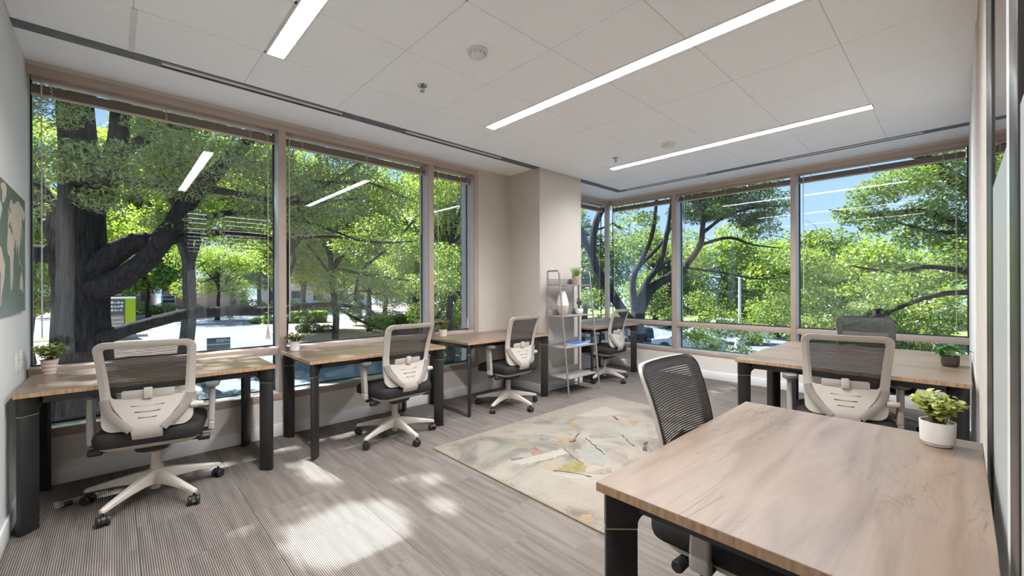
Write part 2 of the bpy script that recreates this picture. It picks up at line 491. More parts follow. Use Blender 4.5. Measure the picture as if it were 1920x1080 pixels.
for y in gy:
    segs = [XL] + [q for l in LX for q in l] + [5.63]
    for k in range(0, len(segs), 2):
        gb.box(segs[k], segs[k + 1], y - 0.012, y + 0.012, ZC + 0.004, ZC + 0.03)
gb.build('ceiling_runner', M['ceiling_grid'], ceil_, smooth=False)
tm = {}
for i in range(len(gx) - 1):
    for j in range(len(gy) - 1):
        spans = [(gx[i], gx[i + 1])]
        y0, y1 = gy[j], gy[j + 1]
        if y0 >= 0.49 and y1 <= 3.01:
            for l0, l1 in LX:
                ns = []
                for a, b_ in spans:
                    if a < l1 and b_ > l0:
                        if l0 - a > 0.03: ns.append((a, l0 - 0.002))
                        if b_ - l1 > 0.03: ns.append((l1 + 0.002, b_))
                    else: ns.append((a, b_))
                spans = ns
        for a, b_ in spans:
            key = (round(b_ - a, 3), round(y1 - y0, 3))
            if key not in tm:
                o = MB().box(0.0022, key[0] - 0.0022, 0.0022, key[1] - 0.0022, 0, 0.016).build('ceiling_tile', M['tile'], ceil_, bevel=0.0012, seg=1, smooth=False)
                tm[key] = o.data
            else:
                o = bpy.data.objects.new('ceiling_tile', tm[key]); COL.objects.link(o); o.parent = ceil_
            o.location = (a, y0, ZC + 0.001 * ((i * 7 + j * 3) % 3) * 0.4)
MB().box(0.07, 0.098, 3.0, 3.55, ZC - 0.003, ZC + 0.01).build('ceiling_runner', M['trim_white'], ceil_, smooth=False)
# plaster border outside the slot diffusers
bb = MB()
bb.box(XL, XR + 0.3, 3.665, YB + 0.3, ZC, ZC + 0.05)
bb.box(5.735, XR + 0.3, YR, 3.665, ZC, ZC + 0.05)
bb.build('soffit_border', M['ceiling'], ceil_, smooth=False)

# walls
struct(MB().box(XL - 0.15, XL, YR - 0.2, YB + 0.35, -0.25, ZC + 0.1).build('wall_left', M['wall_grey'], smooth=False), 'pale grey side wall with the map poster')
wb = struct(MB().box(XL, XR, YB, YB + 0.2, -0.25, 0.315).build('wall_back', M['wall_low'], smooth=False), 'beige wall below and beside the left windows')
MB().box(3.311, 4.66, YB, YB + 0.35, 0.315, ZC + 0.06).build('wall_panel', M['wall_beige'], wb, smooth=False)
MB().box(XL, 3.311, YB, YB + 0.35, 2.75, ZC + 0.06).build('wall_header', M['wall_beige'], wb, smooth=False)
MB().box(4.66, XR + 0.3, YB, YB + 0.35, 2.75, ZC + 0.06).build('wall_header', M['wall_beige'], wb, smooth=False)
wr = struct(MB().box(XR, XR + 0.2, YR - 0.1, YB + 0.2, -0.25, 0.315).build('wall_front', M['wall_low'], smooth=False), 'beige wall below the far windows')
MB().box(XR, XR + 0.35, YR, YB, 2.75, ZC + 0.06).build('wall_header', M['wall_beige'], wr, smooth=False)
struct(MB().box(3.83, 4.657, 3.56, YB - 0.0, 0, ZC + 0.02).build('wall_column', M['wall_beige'], smooth=False), 'beige boxed-out column between the windows')
wrt = struct(MB().box(2.40, XR + 0.2, -0.2, -0.07, -0.25, ZC + 0.06).build('wall_right', M['wall_beige'], smooth=False), 'beige wall at the right edge')
MB().box(3.53, XR + 0.2, -0.07, -0.06, 0, ZC + 0.01).build('wall_panel', M['wall_grey'], wrt, smooth=False)

# baseboards
def base(name, x0, x1, y0, y1): struct(MB().box(x0, x1, y0, y1, 0, 0.105).build(name, M['baseboard'], bevel=0.003))
base('baseboard_left', XL, XL + 0.012, 0.2, YB)
base('baseboard_back', XL + 0.012, 3.83, YB - 0.012, YB)
base('baseboard_back', 4.657, XR - 0.012, YB - 0.012, YB)
base('baseboard_front', XR - 0.012, XR, -0.05, YB)
base('baseboard_column', 3.83 - 0.012, 3.83, 3.56, YB - 0.012)
base('baseboard_column', 3.83 - 0.012, 4.657 + 0.012, 3.548, 3.56)
base('baseboard_column', 4.657, 4.669, 3.56, YB - 0.012)
base('baseboard_right', 3.53, XR - 0.012, -0.06, -0.048)

# ---- window frames.  axis 'x': window lies along x at y = YB; axis 'y': along y at x = XR
def fbox(mb, ax, a0, a1, d0, d1, z0, z1):
    if ax == 'x': mb.box(a0, a1, YB + d0, YB + d1, z0, z1)
    else: mb.box(XR + d0, XR + d1, a0, a1, z0, z1)
def window(idx, ax, a0, a1, gd, label):
    w = struct(thing('window_%d' % idx, None, None), label)
    for nm, z0, z1 in (('upper', 0.775, 2.755), ('lower', 0.375, 0.712)):
        g = MB(); fbox(g, ax, a0, a1, gd, gd + 0.024, z0, z1); g.build('glass_pane', M['glass'], w, smooth=False)
        k = MB(); t = 0.011
        fbox(k, ax, a0, a0 + t, gd - 0.012, gd, z0, z1); fbox(k, ax, a1 - t, a1, gd - 0.012, gd, z0, z1)
        fbox(k, ax, a0, a1, gd - 0.012, gd, z0, z0 + t); fbox(k, ax, a0, a1, gd - 0.012, gd, z1 - t, z1)
        k.build('gasket', M['gasket'], w, smooth=False)
    r = MB(); fbox(r, ax, a0, a1, 0.012, gd + 0.03, 0.712, 0.775); r.build('transom_rail', M['frame'], w, bevel=0.002)
    return w
GL, GR = YG - YB, XG - XR
window(1, 'x', XL + 0.005, 1.062, GL, 'first window of the left wall, large pane over a low pane')
window(2, 'x', 1.123, 2.60, GL, 'second window of the left wall, large pane over a low pane')
window(3, 'x', 2.663, 3.252, GL, 'narrow third window of the left wall beside the beige wall')
window(4, 'x', 4.66, 6.16, GL, 'window behind the column, left of the room corner')
window(5, 'y', 3.0, 4.15, GR, 'far wall window nearest the room corner')
window(6, 'y', 1.454, 2.93, GR, 'middle window of the far wall')
window(7, 'y', -0.06, 1.397, GR, 'right window of the far wall')
tn = [0]
def trim(ax, a0, a1, d0, d1, z0, z1, mat='frame', bev=0.002):
    tn[0] += 1
    t = MB(); fbox(t, ax, a0, a1, d0, d1, z0, z1)
    return struct(t.build('trim_%d' % tn[0], M[mat], bevel=bev))
def mullion(ax, a0, a1, gd):
    o = trim(ax, a0, a1, 0.0, 0.02, 0.315, 2.75)
    s = MB(); fbox(s, ax, a0 + 0.0005, a1 - 0.0005, 0.02, gd + 0.05, 0.315, 2.75); s.build('mullion_body', M['frame_side'], o, bevel=0.002)
mullion('x', 1.062, 1.123, GL); mullion('x', 2.60, 2.663, GL); mullion('x', 3.252, 3.311, GL)
mullion('y', 2.93, 3.0, GR); mullion('y', 1.397, 1.454, GR)
tn[0] += 1
post = struct(MB().box(XR + 0.0, XR + 0.06, YB + 0.01, YB + 0.08, 0.315, 2.75).build('trim_%d' % tn[0], M['frame_side'], bevel=0.004))
for ax, a0, a1, gd in (('x', XL, 3.311, GL), ('x', 4.657, XR + 0.1, GL), ('y', -0.06, YB + 0.1, GR)):
    trim(ax, a0, a1, -0.003, 0.045, 2.695, 2.75)                     # head beam
    trim(ax, a0, a1, 0.045, gd + 0.06, 2.735, 2.75, bev=0)           # head soffit
    trim(ax, a0, a1, -0.004, gd + 0.05, 0.315, 0.375)                # sill
    o = trim(ax, a0, a1, 0.0, gd, 0.3752, 0.3765, 'frame_side', 0)   # pale ledge
# brick pier outside beside the narrow window
pier = thing('brick_pier', 'brown brick pier outside the narrow window edge', 'pier', (3.375, 4.36, -3))
def brick_mat():
    m, nt, b, o = new_mat('brown_brick')
    br = nt.nodes.new('ShaderNodeTexBrick')
    br.inputs['Scale'].default_value = 1.0
    br.inputs['Brick Width'].default_value = 0.22; br.inputs['Row Height'].default_value = 0.075; br.inputs['Mortar Size'].default_value = 0.006
    br.inputs[1].default_value = (0.22, 0.13, 0.10, 1); br.inputs[2].default_value = (0.15, 0.09, 0.07, 1); br.inputs[3].default_value = (0.35, 0.31, 0.28, 1)
    nt.links.new(coords(nt, (1, 1, 1), (PI / 2, 0, 0)), br.inputs['Vector'])
    nt.links.new(br.outputs[0], b.inputs['Base Color']); b.inputs['Roughness'].default_value = 0.9
    return m
M['brick'] = brick_mat()
MB().box(0, 0.85, 0, 0.22, 0, 6.5).build('brick_face', M['brick'], pier, smooth=False)
MB().box(-0.02, 0.87, -0.02, 0.24, 6.5, 6.62).build('cap_stone', M['wall_beige'], pier, smooth=False)

# ---- blinds
def blind(ax, a0, a1, label, wand_at, wand_z, tapes, cord_at=None, cord_z=1.2, tassel=None, gd=GL):
    if ax == 'x': r = thing('window_blind', label, 'blind', ((a0 + a1) / 2, YB + 0.085, 2.58), 0, 'raised mini blinds')
    else: r = thing('window_blind', label, 'blind', (XR + 0.085, (a0 + a1) / 2, 2.58), -PI / 2, 'raised mini blinds')
    del r['group']
    L = (a1 - a0) / 2 - 0.012
    sgn = 1 if ax == 'x' else -1
    loc = (lambda a: sgn * (a - (a0 + a1) / 2))
    MB().box(-L, L, -0.016, 0.016, 0.10, 0.135).build('head_rail', M['blind_rail'], r, bevel=0.002)
    s = MB(); rnd = random.Random(int(a0 * 100))
    n = 16
    for k in range(n):
        z = 0.018 + k * 0.0036; dy = rnd.uniform(-0.0015, 0.0015)
        s.box(-L, L, -0.0125 + dy, 0.0125 + dy, z, z + 0.0022)
    st = s.build('slat_stack', M['blind'], r, smooth=False); st['kind'] = 'stuff'
    MB().box(-L, L, -0.013, 0.013, 0.002, 0.016).build('bottom_rail', M['blind_rail'], r, bevel=0.003)
    for t in tapes:
        x = loc(t); c = MB()
        pts = [(x, -0.0155, 0.10)]
        for k in range(7): pts.append((x + 0.006 * (1 if k % 2 else -1), -0.0165 - 0.004 * (k % 2), 0.088 - 0.0125 * k))
        c.tube(pts, 0.0035, 5)
        c.build('ladder_cord', M['cord'], r)
    if wand_at is not None:
        x = loc(wand_at)
        w = MB(); w.tube([(x, -0.022, 0.11), (x, -0.024, 0.06), (x, -0.024, wand_z - 2.58)], 0.0042, 6); w.build('tilt_wand', M['wand'], r)
    if cord_at is not None:
        x = loc(cord_at)
        w = MB(); w.tube([(x, -0.02, 0.10), (x, -0.021, cord_z - 2.58)], 0.0018, 5); w.tube([(x + 0.006, -0.02, 0.10), (x + 0.005, -0.021, cord_z - 2.58)], 0.0018, 5)
        if tassel:
            z = cord_z - 2.58
            for q in range(4):
                ang = q * 1.1
                w.tube([(x + 0.018 * math.cos(ang + t) * math.sin(t * 0.5) , -0.021 + 0.01 * math.sin(ang + t), z - 0.13 * math.sin(t * 0.5)) for t in np.linspace(0, 2 * PI, 12)], 0.0028, 5)
        w.build('pull_cord', M['cord'], r)
    return r
blind('x', XL + 0.005, 1.062, 'long raised blind above the first left-wall window with the big trunk', -0.345, 0.97, (-0.30, 0.30, 0.86), 0.99, 0.98, True)
blind('x', 1.123, 2.60, 'long raised blind above the second left-wall window', 1.165, 1.0, (1.28, 1.90, 2.45), 2.53, 1.9, False)
blind('x', 2.663, 3.252, 'short raised blind above the narrow third left-wall window', 2.76, 1.2, (2.87, 3.10), 3.19, 0.93, True)
blind('x', 4.70, 6.10, 'raised blind above the window behind the beige column', 4.80, 1.3, (4.98, 5.5, 5.92))
blind('y', 3.0, 4.10, 'raised blind above the far window beside the room corner', 4.04, 1.15, (3.97, 3.55, 3.12), gd=GR)
blind('y', 1.454, 2.93, 'raised blind above the middle far-wall window', 2.83, 1.6, (2.72, 2.25, 1.62), gd=GR)
blind('y', -0.05, 1.397, 'raised blind above the right far-wall window', 1.33, 1.2, (1.25, 0.70, 0.12), 0.03, 0.85, False, gd=GR)

# ---- ceiling slot diffusers
def slot(ax, name_label, origin, segs):
    r = thing('slot_diffuser', name_label, 'vent', origin, 0 if ax == 'x' else PI / 2)
    W = 0.105
    for a, b_, louv in segs:
        if not louv:
            MB().box(a, b_, -W / 2, W / 2, -0.002, 0.012).build('blank_plate', M['diffuser_grey'], r, smooth=False)
        else:
            MB().box(a, b_, -W / 2, W / 2, 0.02, 0.03).build('slot_throat', M['slot'], r, smooth=False)
            m = MB(); m.box(a, b_, -W / 2, -W / 2 + 0.010, -0.003, 0.02); m.box(a, b_, W / 2 - 0.010, W / 2, -0.003, 0.02)
            m.box(a, a + 0.012, -W / 2 + 0.010, W / 2 - 0.010, -0.003, 0.02); m.box(b_ - 0.012, b_, -W / 2 + 0.010, W / 2 - 0.010, -0.003, 0.02)
            m.build('slot_edge', M['diffuser_grey'], r, smooth=False)
            MB().box(a + 0.012, b_ - 0.012, -0.017, 0.010, -0.004, 0.014).build('centre_blade', M['trim_white'], r, bevel=0.002)
    return r
slot('x', 'long grey ceiling slot vent above the left windows', (0, 3.61, ZC), [(XL, 0.223, 0), (0.223, 1.434, 1), (1.434, 2.0, 0), (2.0, 3.25, 1), (3.25, 3.84, 0)])
slot('x', 'short grey ceiling slot behind the column', (0, 3.61, ZC), [(4.657, 5.735, 0)])
slot('y', 'grey ceiling slot vent above the far windows', (5.682, 0, ZC), [(-0.06, 0.23, 0), (0.23, 1.45, 1), (1.45, 2.27, 0), (2.27, 3.50, 1), (3.50, 3.557, 0)])

# ---- linear ceiling lamps
for (l0, l1), lab in zip(LX, ('linear ceiling light nearest the left wall', 'middle linear ceiling light crossing the view', 'linear ceiling light nearest the far windows')):
    r = thing('linear_light', lab, 'light', ((l0 + l1) / 2, (LY0 + LY1) / 2, ZC))
    h = (l1 - l0) / 2; d = (LY1 - LY0) / 2
    f = MB(); t = 0.007
    f.box(-h, -h + t, -d, d, -0.004, 0.05); f.box(h - t, h, -d, d, -0.004, 0.05); f.box(-h, h, -d, -d + t, -0.004, 0.05); f.box(-h, h, d - t, d, -0.004, 0.05)
    f.build('trim_frame', M['trim_white'], r, smooth=False)
    MB().box(-h + t, h - t, -d + t, d - t, 0.006, 0.012).build('diffuser', M['lamp'], r, smooth=False)
    al = bpy.data.lights.new('lamp_beam', 'AREA'); al.shape = 'RECTANGLE'; al.size = 2 * (h - t); al.size_y = 2 * (d - t)
    al.energy = LAMP_W; al.spread = math.radians(138); al.color = (0.93, 0.965, 1.0)
    ao = bpy.data.objects.new('lamp_beam', al); COL.objects.link(ao); ao.parent = r; ao.location = (0, 0, 0.004)
# ---- smoke detectors, sprinklers
def detector(loc, label, r1):
    r = thing('smoke_detector', label, 'detector', loc)
    MB().lathe([(r1, 0), (r1, -0.012), (r1 * 0.92, -0.016)], n=32).build('mounting_base', M['trim_white'], r)
    MB().lathe([(r1 * 0.8, -0.015), (r1 * 0.78, -0.030), (r1 * 0.6, -0.042), (r1 * 0.3, -0.046), (0.002, -0.047)], n=32).build('sensor_dome', M['trim_white'], r)
    m = MB()
    for k in range(10):
        a = k * PI / 5; m.box(-0.004, 0.004, -0.0015, 0.0015, -0.034, -0.024)
        m.xf(len(m.v) - 8, Matrix.Rotation(a, 4, 'Z') @ Matrix.Translation((r1 * 0.77, 0, 0)))
    m.build('vent_strip', M['steel'], r, smooth=False)
    MB().lathe([(0.005, -0.046), (0.005, -0.05), (0.002, -0.051)], c=(r1 * 0.3, 0, 0.004), n=10).build('indicator', M['steel'], r)
detector((1.66, 2.07, ZC), 'flat white smoke detector between the first two ceiling lights', 0.065)
detector((4.183, 2.07, ZC), 'white domed ceiling detector beside the light nearest the far windows', 0.072)
def sprinkler(loc, label):
    r = thing('fire_sprinkler', label, 'sprinkler', loc)
    MB().lathe([(0.036, 0), (0.034, -0.006), (0.018, -0.010), (0.018, -0.002)], n=24).build('escutcheon', M['chrome'], r)
    m = MB(); m.tube([(0.013, 0, -0.008), (0.016, 0, -0.028), (0.004, 0, -0.043)], 0.0028, 6); m.tube([(-0.013, 0, -0.008), (-0.016, 0, -0.028), (-0.004, 0, -0.043)], 0.0028, 6)
    m.lathe([(0.004, -0.008), (0.004, -0.043)], n=8); m.build('sprinkler_frame', M['chrome'], r)
    MB().lathe([(0.017, -0.043), (0.017, -0.0455), (0.004, -0.046)], n=12).build('deflector', M['chrome'], r)
sprinkler((1.649, 2.70, ZC), 'chrome ceiling sprinkler between the first and middle lights')
sprinkler((4.18, 2.70, ZC), 'chrome ceiling sprinkler beside the end of the light near the far windows')

# ---- glazed partition on the right
par = struct(thing('wall_partition', None, None), 'glazed office partition with frosted film and dark frames')
for a, b_ in ((2.26, 2.40), (2.03, 2.255), (1.14, 1.32), (0.84, 0.88)):
    MB().box(a, b_, -0.115, -0.0685, 0, 2.70).build('frame_stile', M['bronze'], par, bevel=0.002)
MB().box(0.84, 2.40, -0.115, -0.07, 2.66, ZC).build('frame_head', M['bronze'], par, bevel=0.002)
MB().box(0.88, 2.03, -0.115, -0.07, 0, 0.06).build('frame_sill', M['bronze'], par, bevel=0.002)
for a, b_ in ((1.32, 2.03), (0.88, 1.14)):
    MB().box(a, b_, -0.083, -0.073, 0.06, 2.66).build('glass_pane', M['clear_glass'], par, smooth=False)
    MB().box(a + 0.002, b_ - 0.002, -0.0725, -0.0715, 0.06, 1.607).build('frosted_film', M['frost'], par, smooth=False)
MB().box(1.32, 1.40, -0.0715, -0.069, 0.06, 2.66).build('glass_edge_strip', M['trim_white'], par, smooth=False)
# open office beyond the partition (seen through the clear glass and mirrored in the windows)
oz = ZC
struct(MB().box(-5, 6.3, -14, -0.22, -0.25, -0.01).build('floor_office', M['carpet_back'], smooth=False), 'carpet of the open office beyond the partition')
struct(MB().box(-5, 6.3, -14, -0.2, oz + 0.06, oz + 0.16).build('ceiling_office', M['ceiling'], smooth=False), 'ceiling of the open office beyond the partition')
struct(MB().box(-5, 6.3, -14.15, -14, -0.25, oz + 0.1).build('wall_office', M['wall_beige'], smooth=False), 'far wall of the open office')
struct(MB().box(-5.15, -5, -14, 0, -0.25, oz + 0.1).build('wall_office', M['wall_beige'], smooth=False), 'side wall of the open office')
struct(MB().box(6.15, 6.3, -14, -0.2, -0.25, oz + 0.1).build('wall_office', M['wall_beige'], smooth=False), 'other side wall of the open office')
struct(MB().box(-5, XL - 0.15, -0.2, -0.07, -0.25, oz + 0.1).build('wall_office', M['wall_beige'], smooth=False), 'office wall beside the doorway')
MB().box(XL, 0.84, -0.115, -0.0685, 2.66, ZC).build('door_head', M['bronze'], par, bevel=0.002)
off0 = None
for k, y in enumerate((-1.8, -2.45, -3.2, -4.3, -5.3, -6.3, -7.4, -8.7, -10.2, -12.0)):
    r = thing('office_light', 'thin linear light on the open office ceiling beyond the glass', 'light', (0.0966 * (8.56 - y) + 1.25, y, oz), 0, 'open office ceiling lights')
    MB().box(-1.2, 1.2, -0.04, 0.04, 0, 0.06).build('light_housing', M['trim_white'], r, smooth=False)
    MB().box(-1.19, 1.19, -0.03, 0.03, -0.004, 0.0).build('diffuser', M['office_lamp'], r, smooth=False)

# ------------------------------------------------------------------ desks
def make_desk(name_label, w, d, loc, rz=0):
    r = thing('desk', name_label, 'desk', loc, rz)
    H, TH = 0.75, 0.026
    t = MB(); t.box(0, w, 0, d, H - TH, H)
    top = t.build('tabletop', [M['wood'], M['wood_edge']], r, bevel=0.0015, seg=1, smooth=False)
    for p in top.data.polygons:
        p.material_index = 0 if abs(p.normal.z) > 0.5 else 1
    zt = H - TH
    ins = 0.055
    for x0, x1, y0, y1 in ((0.10, w - 0.10, ins, ins + 0.028), (0.10, w - 0.10, d - ins - 0.028, d - ins), (ins, ins + 0.028, 0.10, d - 0.10), (w - ins - 0.028, w - ins, 0.10, d - 0.10)):
        MB().box(x0, x1, y0, y1, zt - 0.046, zt - 0.001).build('apron_rail', M['leg'], r, bevel=0.006)
    for cx, cy, ang in ((0.018, 0.018, 45), (w - 0.018, 0.018, 135), (w - 0.018, d - 0.018, 225), (0.018, d - 0.018, 315)):
        mt = Matrix.Translation((cx, cy, 0)) @ Matrix.Rotation(math.radians(ang), 4, 'Z')
        L, th = 0.088, 0.0125
        def pl(poly, nm, mat, par, t, bev):
            m = MB(); m.loft([[(x, -t, z) for x, z in poly], [(x, t, z) for x, z in poly]]); m.xf(0, mt)
            return m.build(nm, mat, par, bevel=bev)
        lg = pl([(0, 0.004), (L, 0.004), (L, 0.622), (0, 0.622)], 'leg', M['leg'], r, th, 0.003)
        pl([(0.001, 0.622), (L - 0.001, 0.622), (L - 0.001, 0.6262), (0.001, 0.6262)], 'joint_band', M['brass'], lg, th - 0.0006, 0)
        arc = [(L + 0.062 - 0.062 * math.cos(a), 0.6262 + 0.012 + (zt - 0.045 - 0.6382) * math.sin(a)) for a in np.linspace(0, PI / 2, 9)]
        pl([(0, 0.6262), (L, 0.6262)] + arc + [(L + 0.075, zt - 0.0005), (0, zt - 0.0005)], 'leg_bracket', M['leg'], lg, th + 0.002, 0.002)
        f = MB(); f.lathe([(0.014, 0), (0.014, 0.005)], n=12); f.xf(0, mt @ Matrix.Translation((L / 2, 0, 0))); f.build('foot_glide', M['black'], lg)
    return r
make_desk('wooden desk under the first window, in the left corner by the map', 1.225, 0.745, (-0.382, 3.355, 0))
make_desk('wooden desk below the second window, with a small white cup planter', 1.21, 0.745, (1.062, 3.318, 0))
make_desk('wooden desk pushed to the beige column beside the ladder shelf', 1.22, 0.745, (2.562, 3.352, 0))
make_desk('wooden corner desk half hidden behind the ladder shelf', 1.17, 0.72, (4.675, 3.385, 0))
make_desk('wooden desk with the dark potted plant, nearer of the back-to-back pair', 1.23, 0.765, (4.225, -0.045, 0), PI / 2)
make_desk('wooden desk nearer the far window, outer of the back-to-back pair', 1.23, 0.755, (4.99, -0.045, 0), PI / 2)
make_desk('large wooden desk in the foreground holding the lime plant', 1.21, 0.755, (0.984, -0.052, 0))

# ------------------------------------------------------------------ chairs
YZ = ([0.38, 0.48, 0.56, 0.64, 0.74, 0.84, 0.93, 1.01], [-0.20, -0.222, -0.212, -0.203, -0.214, -0.240, -0.272, -0.308])
def ysurf(x, z): return cat_rom(YZ[0], YZ[1], z) + 0.62 * x * x
def make_chair():
    r = thing('office_chair', 'x', 'chair')
    # seat
    def plan(x, y0, y1, rr, inset, z, droop=True):
        p = rrect(-x + inset, x - inset, y0 + inset, y1 - inset, max(0.02, rr - inset), 6, 4)
        return [(a, b_, z - (max(0, b_ - 0.10) ** 2) * 1.1 * (1 if droop else 0)) for a, b_ in p]
    s = MB()
    s.loft([plan(0.252, -0.24, 0.255, 0.075, i, z) for i, z in ((0.03, 0.392), (0.006, 0.399), (0.0, 0.415), (0.0, 0.452), (0.008, 0.470), (0.025, 0.480), (0.06, 0.488), (0.13, 0.491))])
    s.build('seat_cushion', M['fabric'], r)
    s = MB(); s.loft([plan(0.238, -0.20, 0.235, 0.09, i, z) for i, z in ((0.06, 0.356), (0.02, 0.364), (0.0, 0.380), (0.0, 0.392))]); s.build('seat_pan', M['chair_shell'], r)
    # mechanism and levers
    m = MB(); m.loft([[(x * k, y * k2 - 0.01, z) for x, y in rrect(-0.09, 0.09, -0.12, 0.12, 0.02)] for k, k2, z in ((0.55, 0.45, 0.300), (0.85, 0.85, 0.322), (1, 1, 0.358))]); m.build('tilt_mechanism', M['black'], r)
    for sx in (-1, 1):
        m = MB(); m.tube([(sx * 0.08, -0.02, 0.340), (sx * 0.18, -0.085, 0.350), (sx * 0.222, -0.10, 0.354)], [0.009, 0.009, 0.011], 10)
        m.tube([(sx * 0.222, -0.10, 0.354), (sx * 0.226, -0.10, 0.354), (sx * 0.278, -0.102, 0.355), (sx * 0.284, -0.102, 0.355)], [0.013, 0.020, 0.0215, 0.018], 14)
        m.tube([(sx * 0.16, 0.02, 0.350), (sx * 0.20, 0.05, 0.345), (sx * 0.23, 0.075, 0.330)], [0.009, 0.013, 0.008], 8)
        m.build('lever', M['black'], r)
    # gas lift
    m = MB(); m.lathe([(0.021, 0.050), (0.024, 0.056), (0.024, 0.10), (0.028, 0.16), (0.0275, 0.285), (0.024, 0.288)], n=20); m.build('lift_sleeve', M['chair_base'], r)
    MB().lathe([(0.0145, 0.28), (0.0145, 0.33)], n=16).build('gas_piston', M['black'], r)
    # star base
    b = MB(); b.lathe([(0.034, 0.082), (0.046, 0.09), (0.047, 0.150), (0.040, 0.172), (0.030, 0.176)], n=24)
    for k in range(5):
        st = len(b.v); ring = []
        for x, hw, z0, z1 in ((0.025, 0.026, 0.092, 0.168), (0.10, 0.024, 0.098, 0.156), (0.20, 0.0205, 0.093, 0.132), (0.30, 0.0175, 0.080, 0.107), (0.345, 0.016, 0.074, 0.095), (0.353, 0.010, 0.076, 0.090)):
            c = 0.3
            ring.append([(x, -hw, z0), (x, hw, z0), (x, hw, z1 - (z1 - z0) * c), (x, hw * 0.55, z1), (x, -hw * 0.55, z1), (x, -hw, z1 - (z1 - z0) * c)])
        b.loft(ring); b.xf(st, Matrix.Rotation(k * 2 * PI / 5, 4, 'Z'))
    sb = b.build('star_base', M['chair_base'], r)
    wheel_me = None
    for k in range(5):
        a = k * 2 * PI / 5; rnd = [0.5, 1.7, -0.4, 0.9, 2.4][k]
        cas = MB(); cas.lathe([(0.007, 0.045), (0.007, 0.076)], n=8)
        hood = [[(x, y, 0.028 + 0.030 * math.sin(t)) for x, y in ((0.030 * math.cos(t), -0.0085), (0.030 * math.cos(t), 0.0085))] for t in np.linspace(-0.2, PI * 0.9, 9)]
        st = len(cas.v)
        cas.slab([[p[0], p[1]] for p in hood], [[(q[0] * 0.5, q[1], 0.028 + (q[2] - 0.028) * 0.5) for q in p] for p in hood])
        cas.xf(st, Matrix.Translation((0.0, 0, 0)))
        c = cas.build('caster', M['black'], r)
        c.location = (0.338 * math.cos(a), 0.338 * math.sin(a), 0); c.rotation_euler = (0, 0, a + rnd)
        for sy in (-1, 1):
            w = MB(); w.lathe([(0.016, -0.010), (0.025, -0.009), (0.028, -0.004), (0.028, 0.004), (0.025, 0.009), (0.012, 0.0105), (0.011, 0.0095)], n=20)
            w.xf(0, Matrix.Translation((0, sy * 0.0195, 0.028)) @ Matrix.Rotation(-sy * PI / 2, 4, 'X'))
            w.build('wheel', M['black'], c)
    # back frame ring
    def hw(z): return 0.200 + (z - 0.48) / 0.52 * 0.030
    outer = rrect(-1, 1, 0, 1, 0.001, 6, 5)
    def rr_taper(z0, z1, w0, w1, rad, nc=6, ns=5):
        pts = []
        P = rrect(-0.2, 0.2, z0, z1, rad, nc, ns)
        for x, z in P:
            k = (w0 + (w1 - w0) * (z - z0) / (z1 - z0)) / 0.2
            pts.append((x * k, z))
        return pts
    O = rr_taper(0.486, 1.0, 0.205, 0.232, 0.05); I = rr_taper(0.668, 0.962, 0.166, 0.187, 0.022)
    ring = MB()
    R4 = []
    for (ox, oz_), (ix, iz) in zip(O, I):
        mx, mz = ox * 0.35 + ix * 0.65, oz_ * 0.35 + iz * 0.65
        R4.append([(ox, ysurf(ox, oz_) + 0.002, oz_), (ix, ysurf(ix, iz) - 0.002, iz), (ix, ysurf(ix, iz) - 0.012, iz), (mx, ysurf(mx, mz) - 0.020, mz), (ox * 0.995, ysurf(ox, oz_) - 0.014, oz_), (ox, ysurf(ox, oz_) - 0.006, oz_)])
    n = len(R4); V = [p for q in R4 for p in q]; F = []
    for i in range(n):
        for j in range(6):
            a0, a1 = i * 6 + j, i * 6 + (j + 1) % 6; b0, b1 = ((i + 1) % n) * 6 + j, ((i + 1) % n) * 6 + (j + 1) % 6
            F.append((a0, a1, b1, b0))
    ring.add(V, F)
    ring.build('back_frame', M['chair_shell'], r)
    # mesh sheet over the front
    G = []
    for i in range(25):
        z = 0.49 + (0.998 - 0.49) * i / 24
        w = 0.205 + (0.232 - 0.205) * (z - 0.486) / 0.514 - 0.003
        e = min(z - 0.486, 1.0 - z)
        if e < 0.05: w -= 0.05 - math.sqrt(max(0, 0.05 ** 2 - (0.05 - e) ** 2))
        lip = 0.010 * max(0, (z - 0.97) / 0.03)
        G.append([(w * u, ysurf(w * u, z) + 0.011 - lip - 0.006 * max(0, abs(u) - 0.85) / 0.15, z) for u in np.linspace(-1, 1, 17)])
    MB().grid(G).build('mesh_panel', M['mesh'], r)
    e = MB(); pe = [(x * 0.985, ysurf(x, z) + 0.006, z) for x, z in O]
    e.tube(pe + [pe[0]], 0.0025, 6, False); e.build('mesh_piping', M['black'], r)
    # lower shell: broad top narrowing into the spine under the seat
    prof = [(0.672, 0.168, -0.018), (0.64, 0.160, -0.024), (0.60, 0.140, -0.030), (0.56, 0.110, -0.036), (0.52, 0.082, -0.040), (0.48, 0.070, -0.042), (0.44, 0.068, -0.034), (0.405, 0.062, 0.0), (0.385, 0.05, 0.06), (0.378, 0.04, 0.12)]
    A, B = [], []
    for z, w, dy in prof:
        ra, rb = [], []
        for u in np.linspace(-1, 1, 13):
            x = w * u; sag = 0.018 * (1 - u * u) if z > 0.66 else 0
            y = ysurf(x, max(z, 0.40)) + dy
            ra.append((x, y + 0.012, z - sag)); rb.append((x, y, z - sag))
        A.append(ra); B.append(rb)
    MB().slab(A, B).build('lower_shell', M['chair_shell'], r)
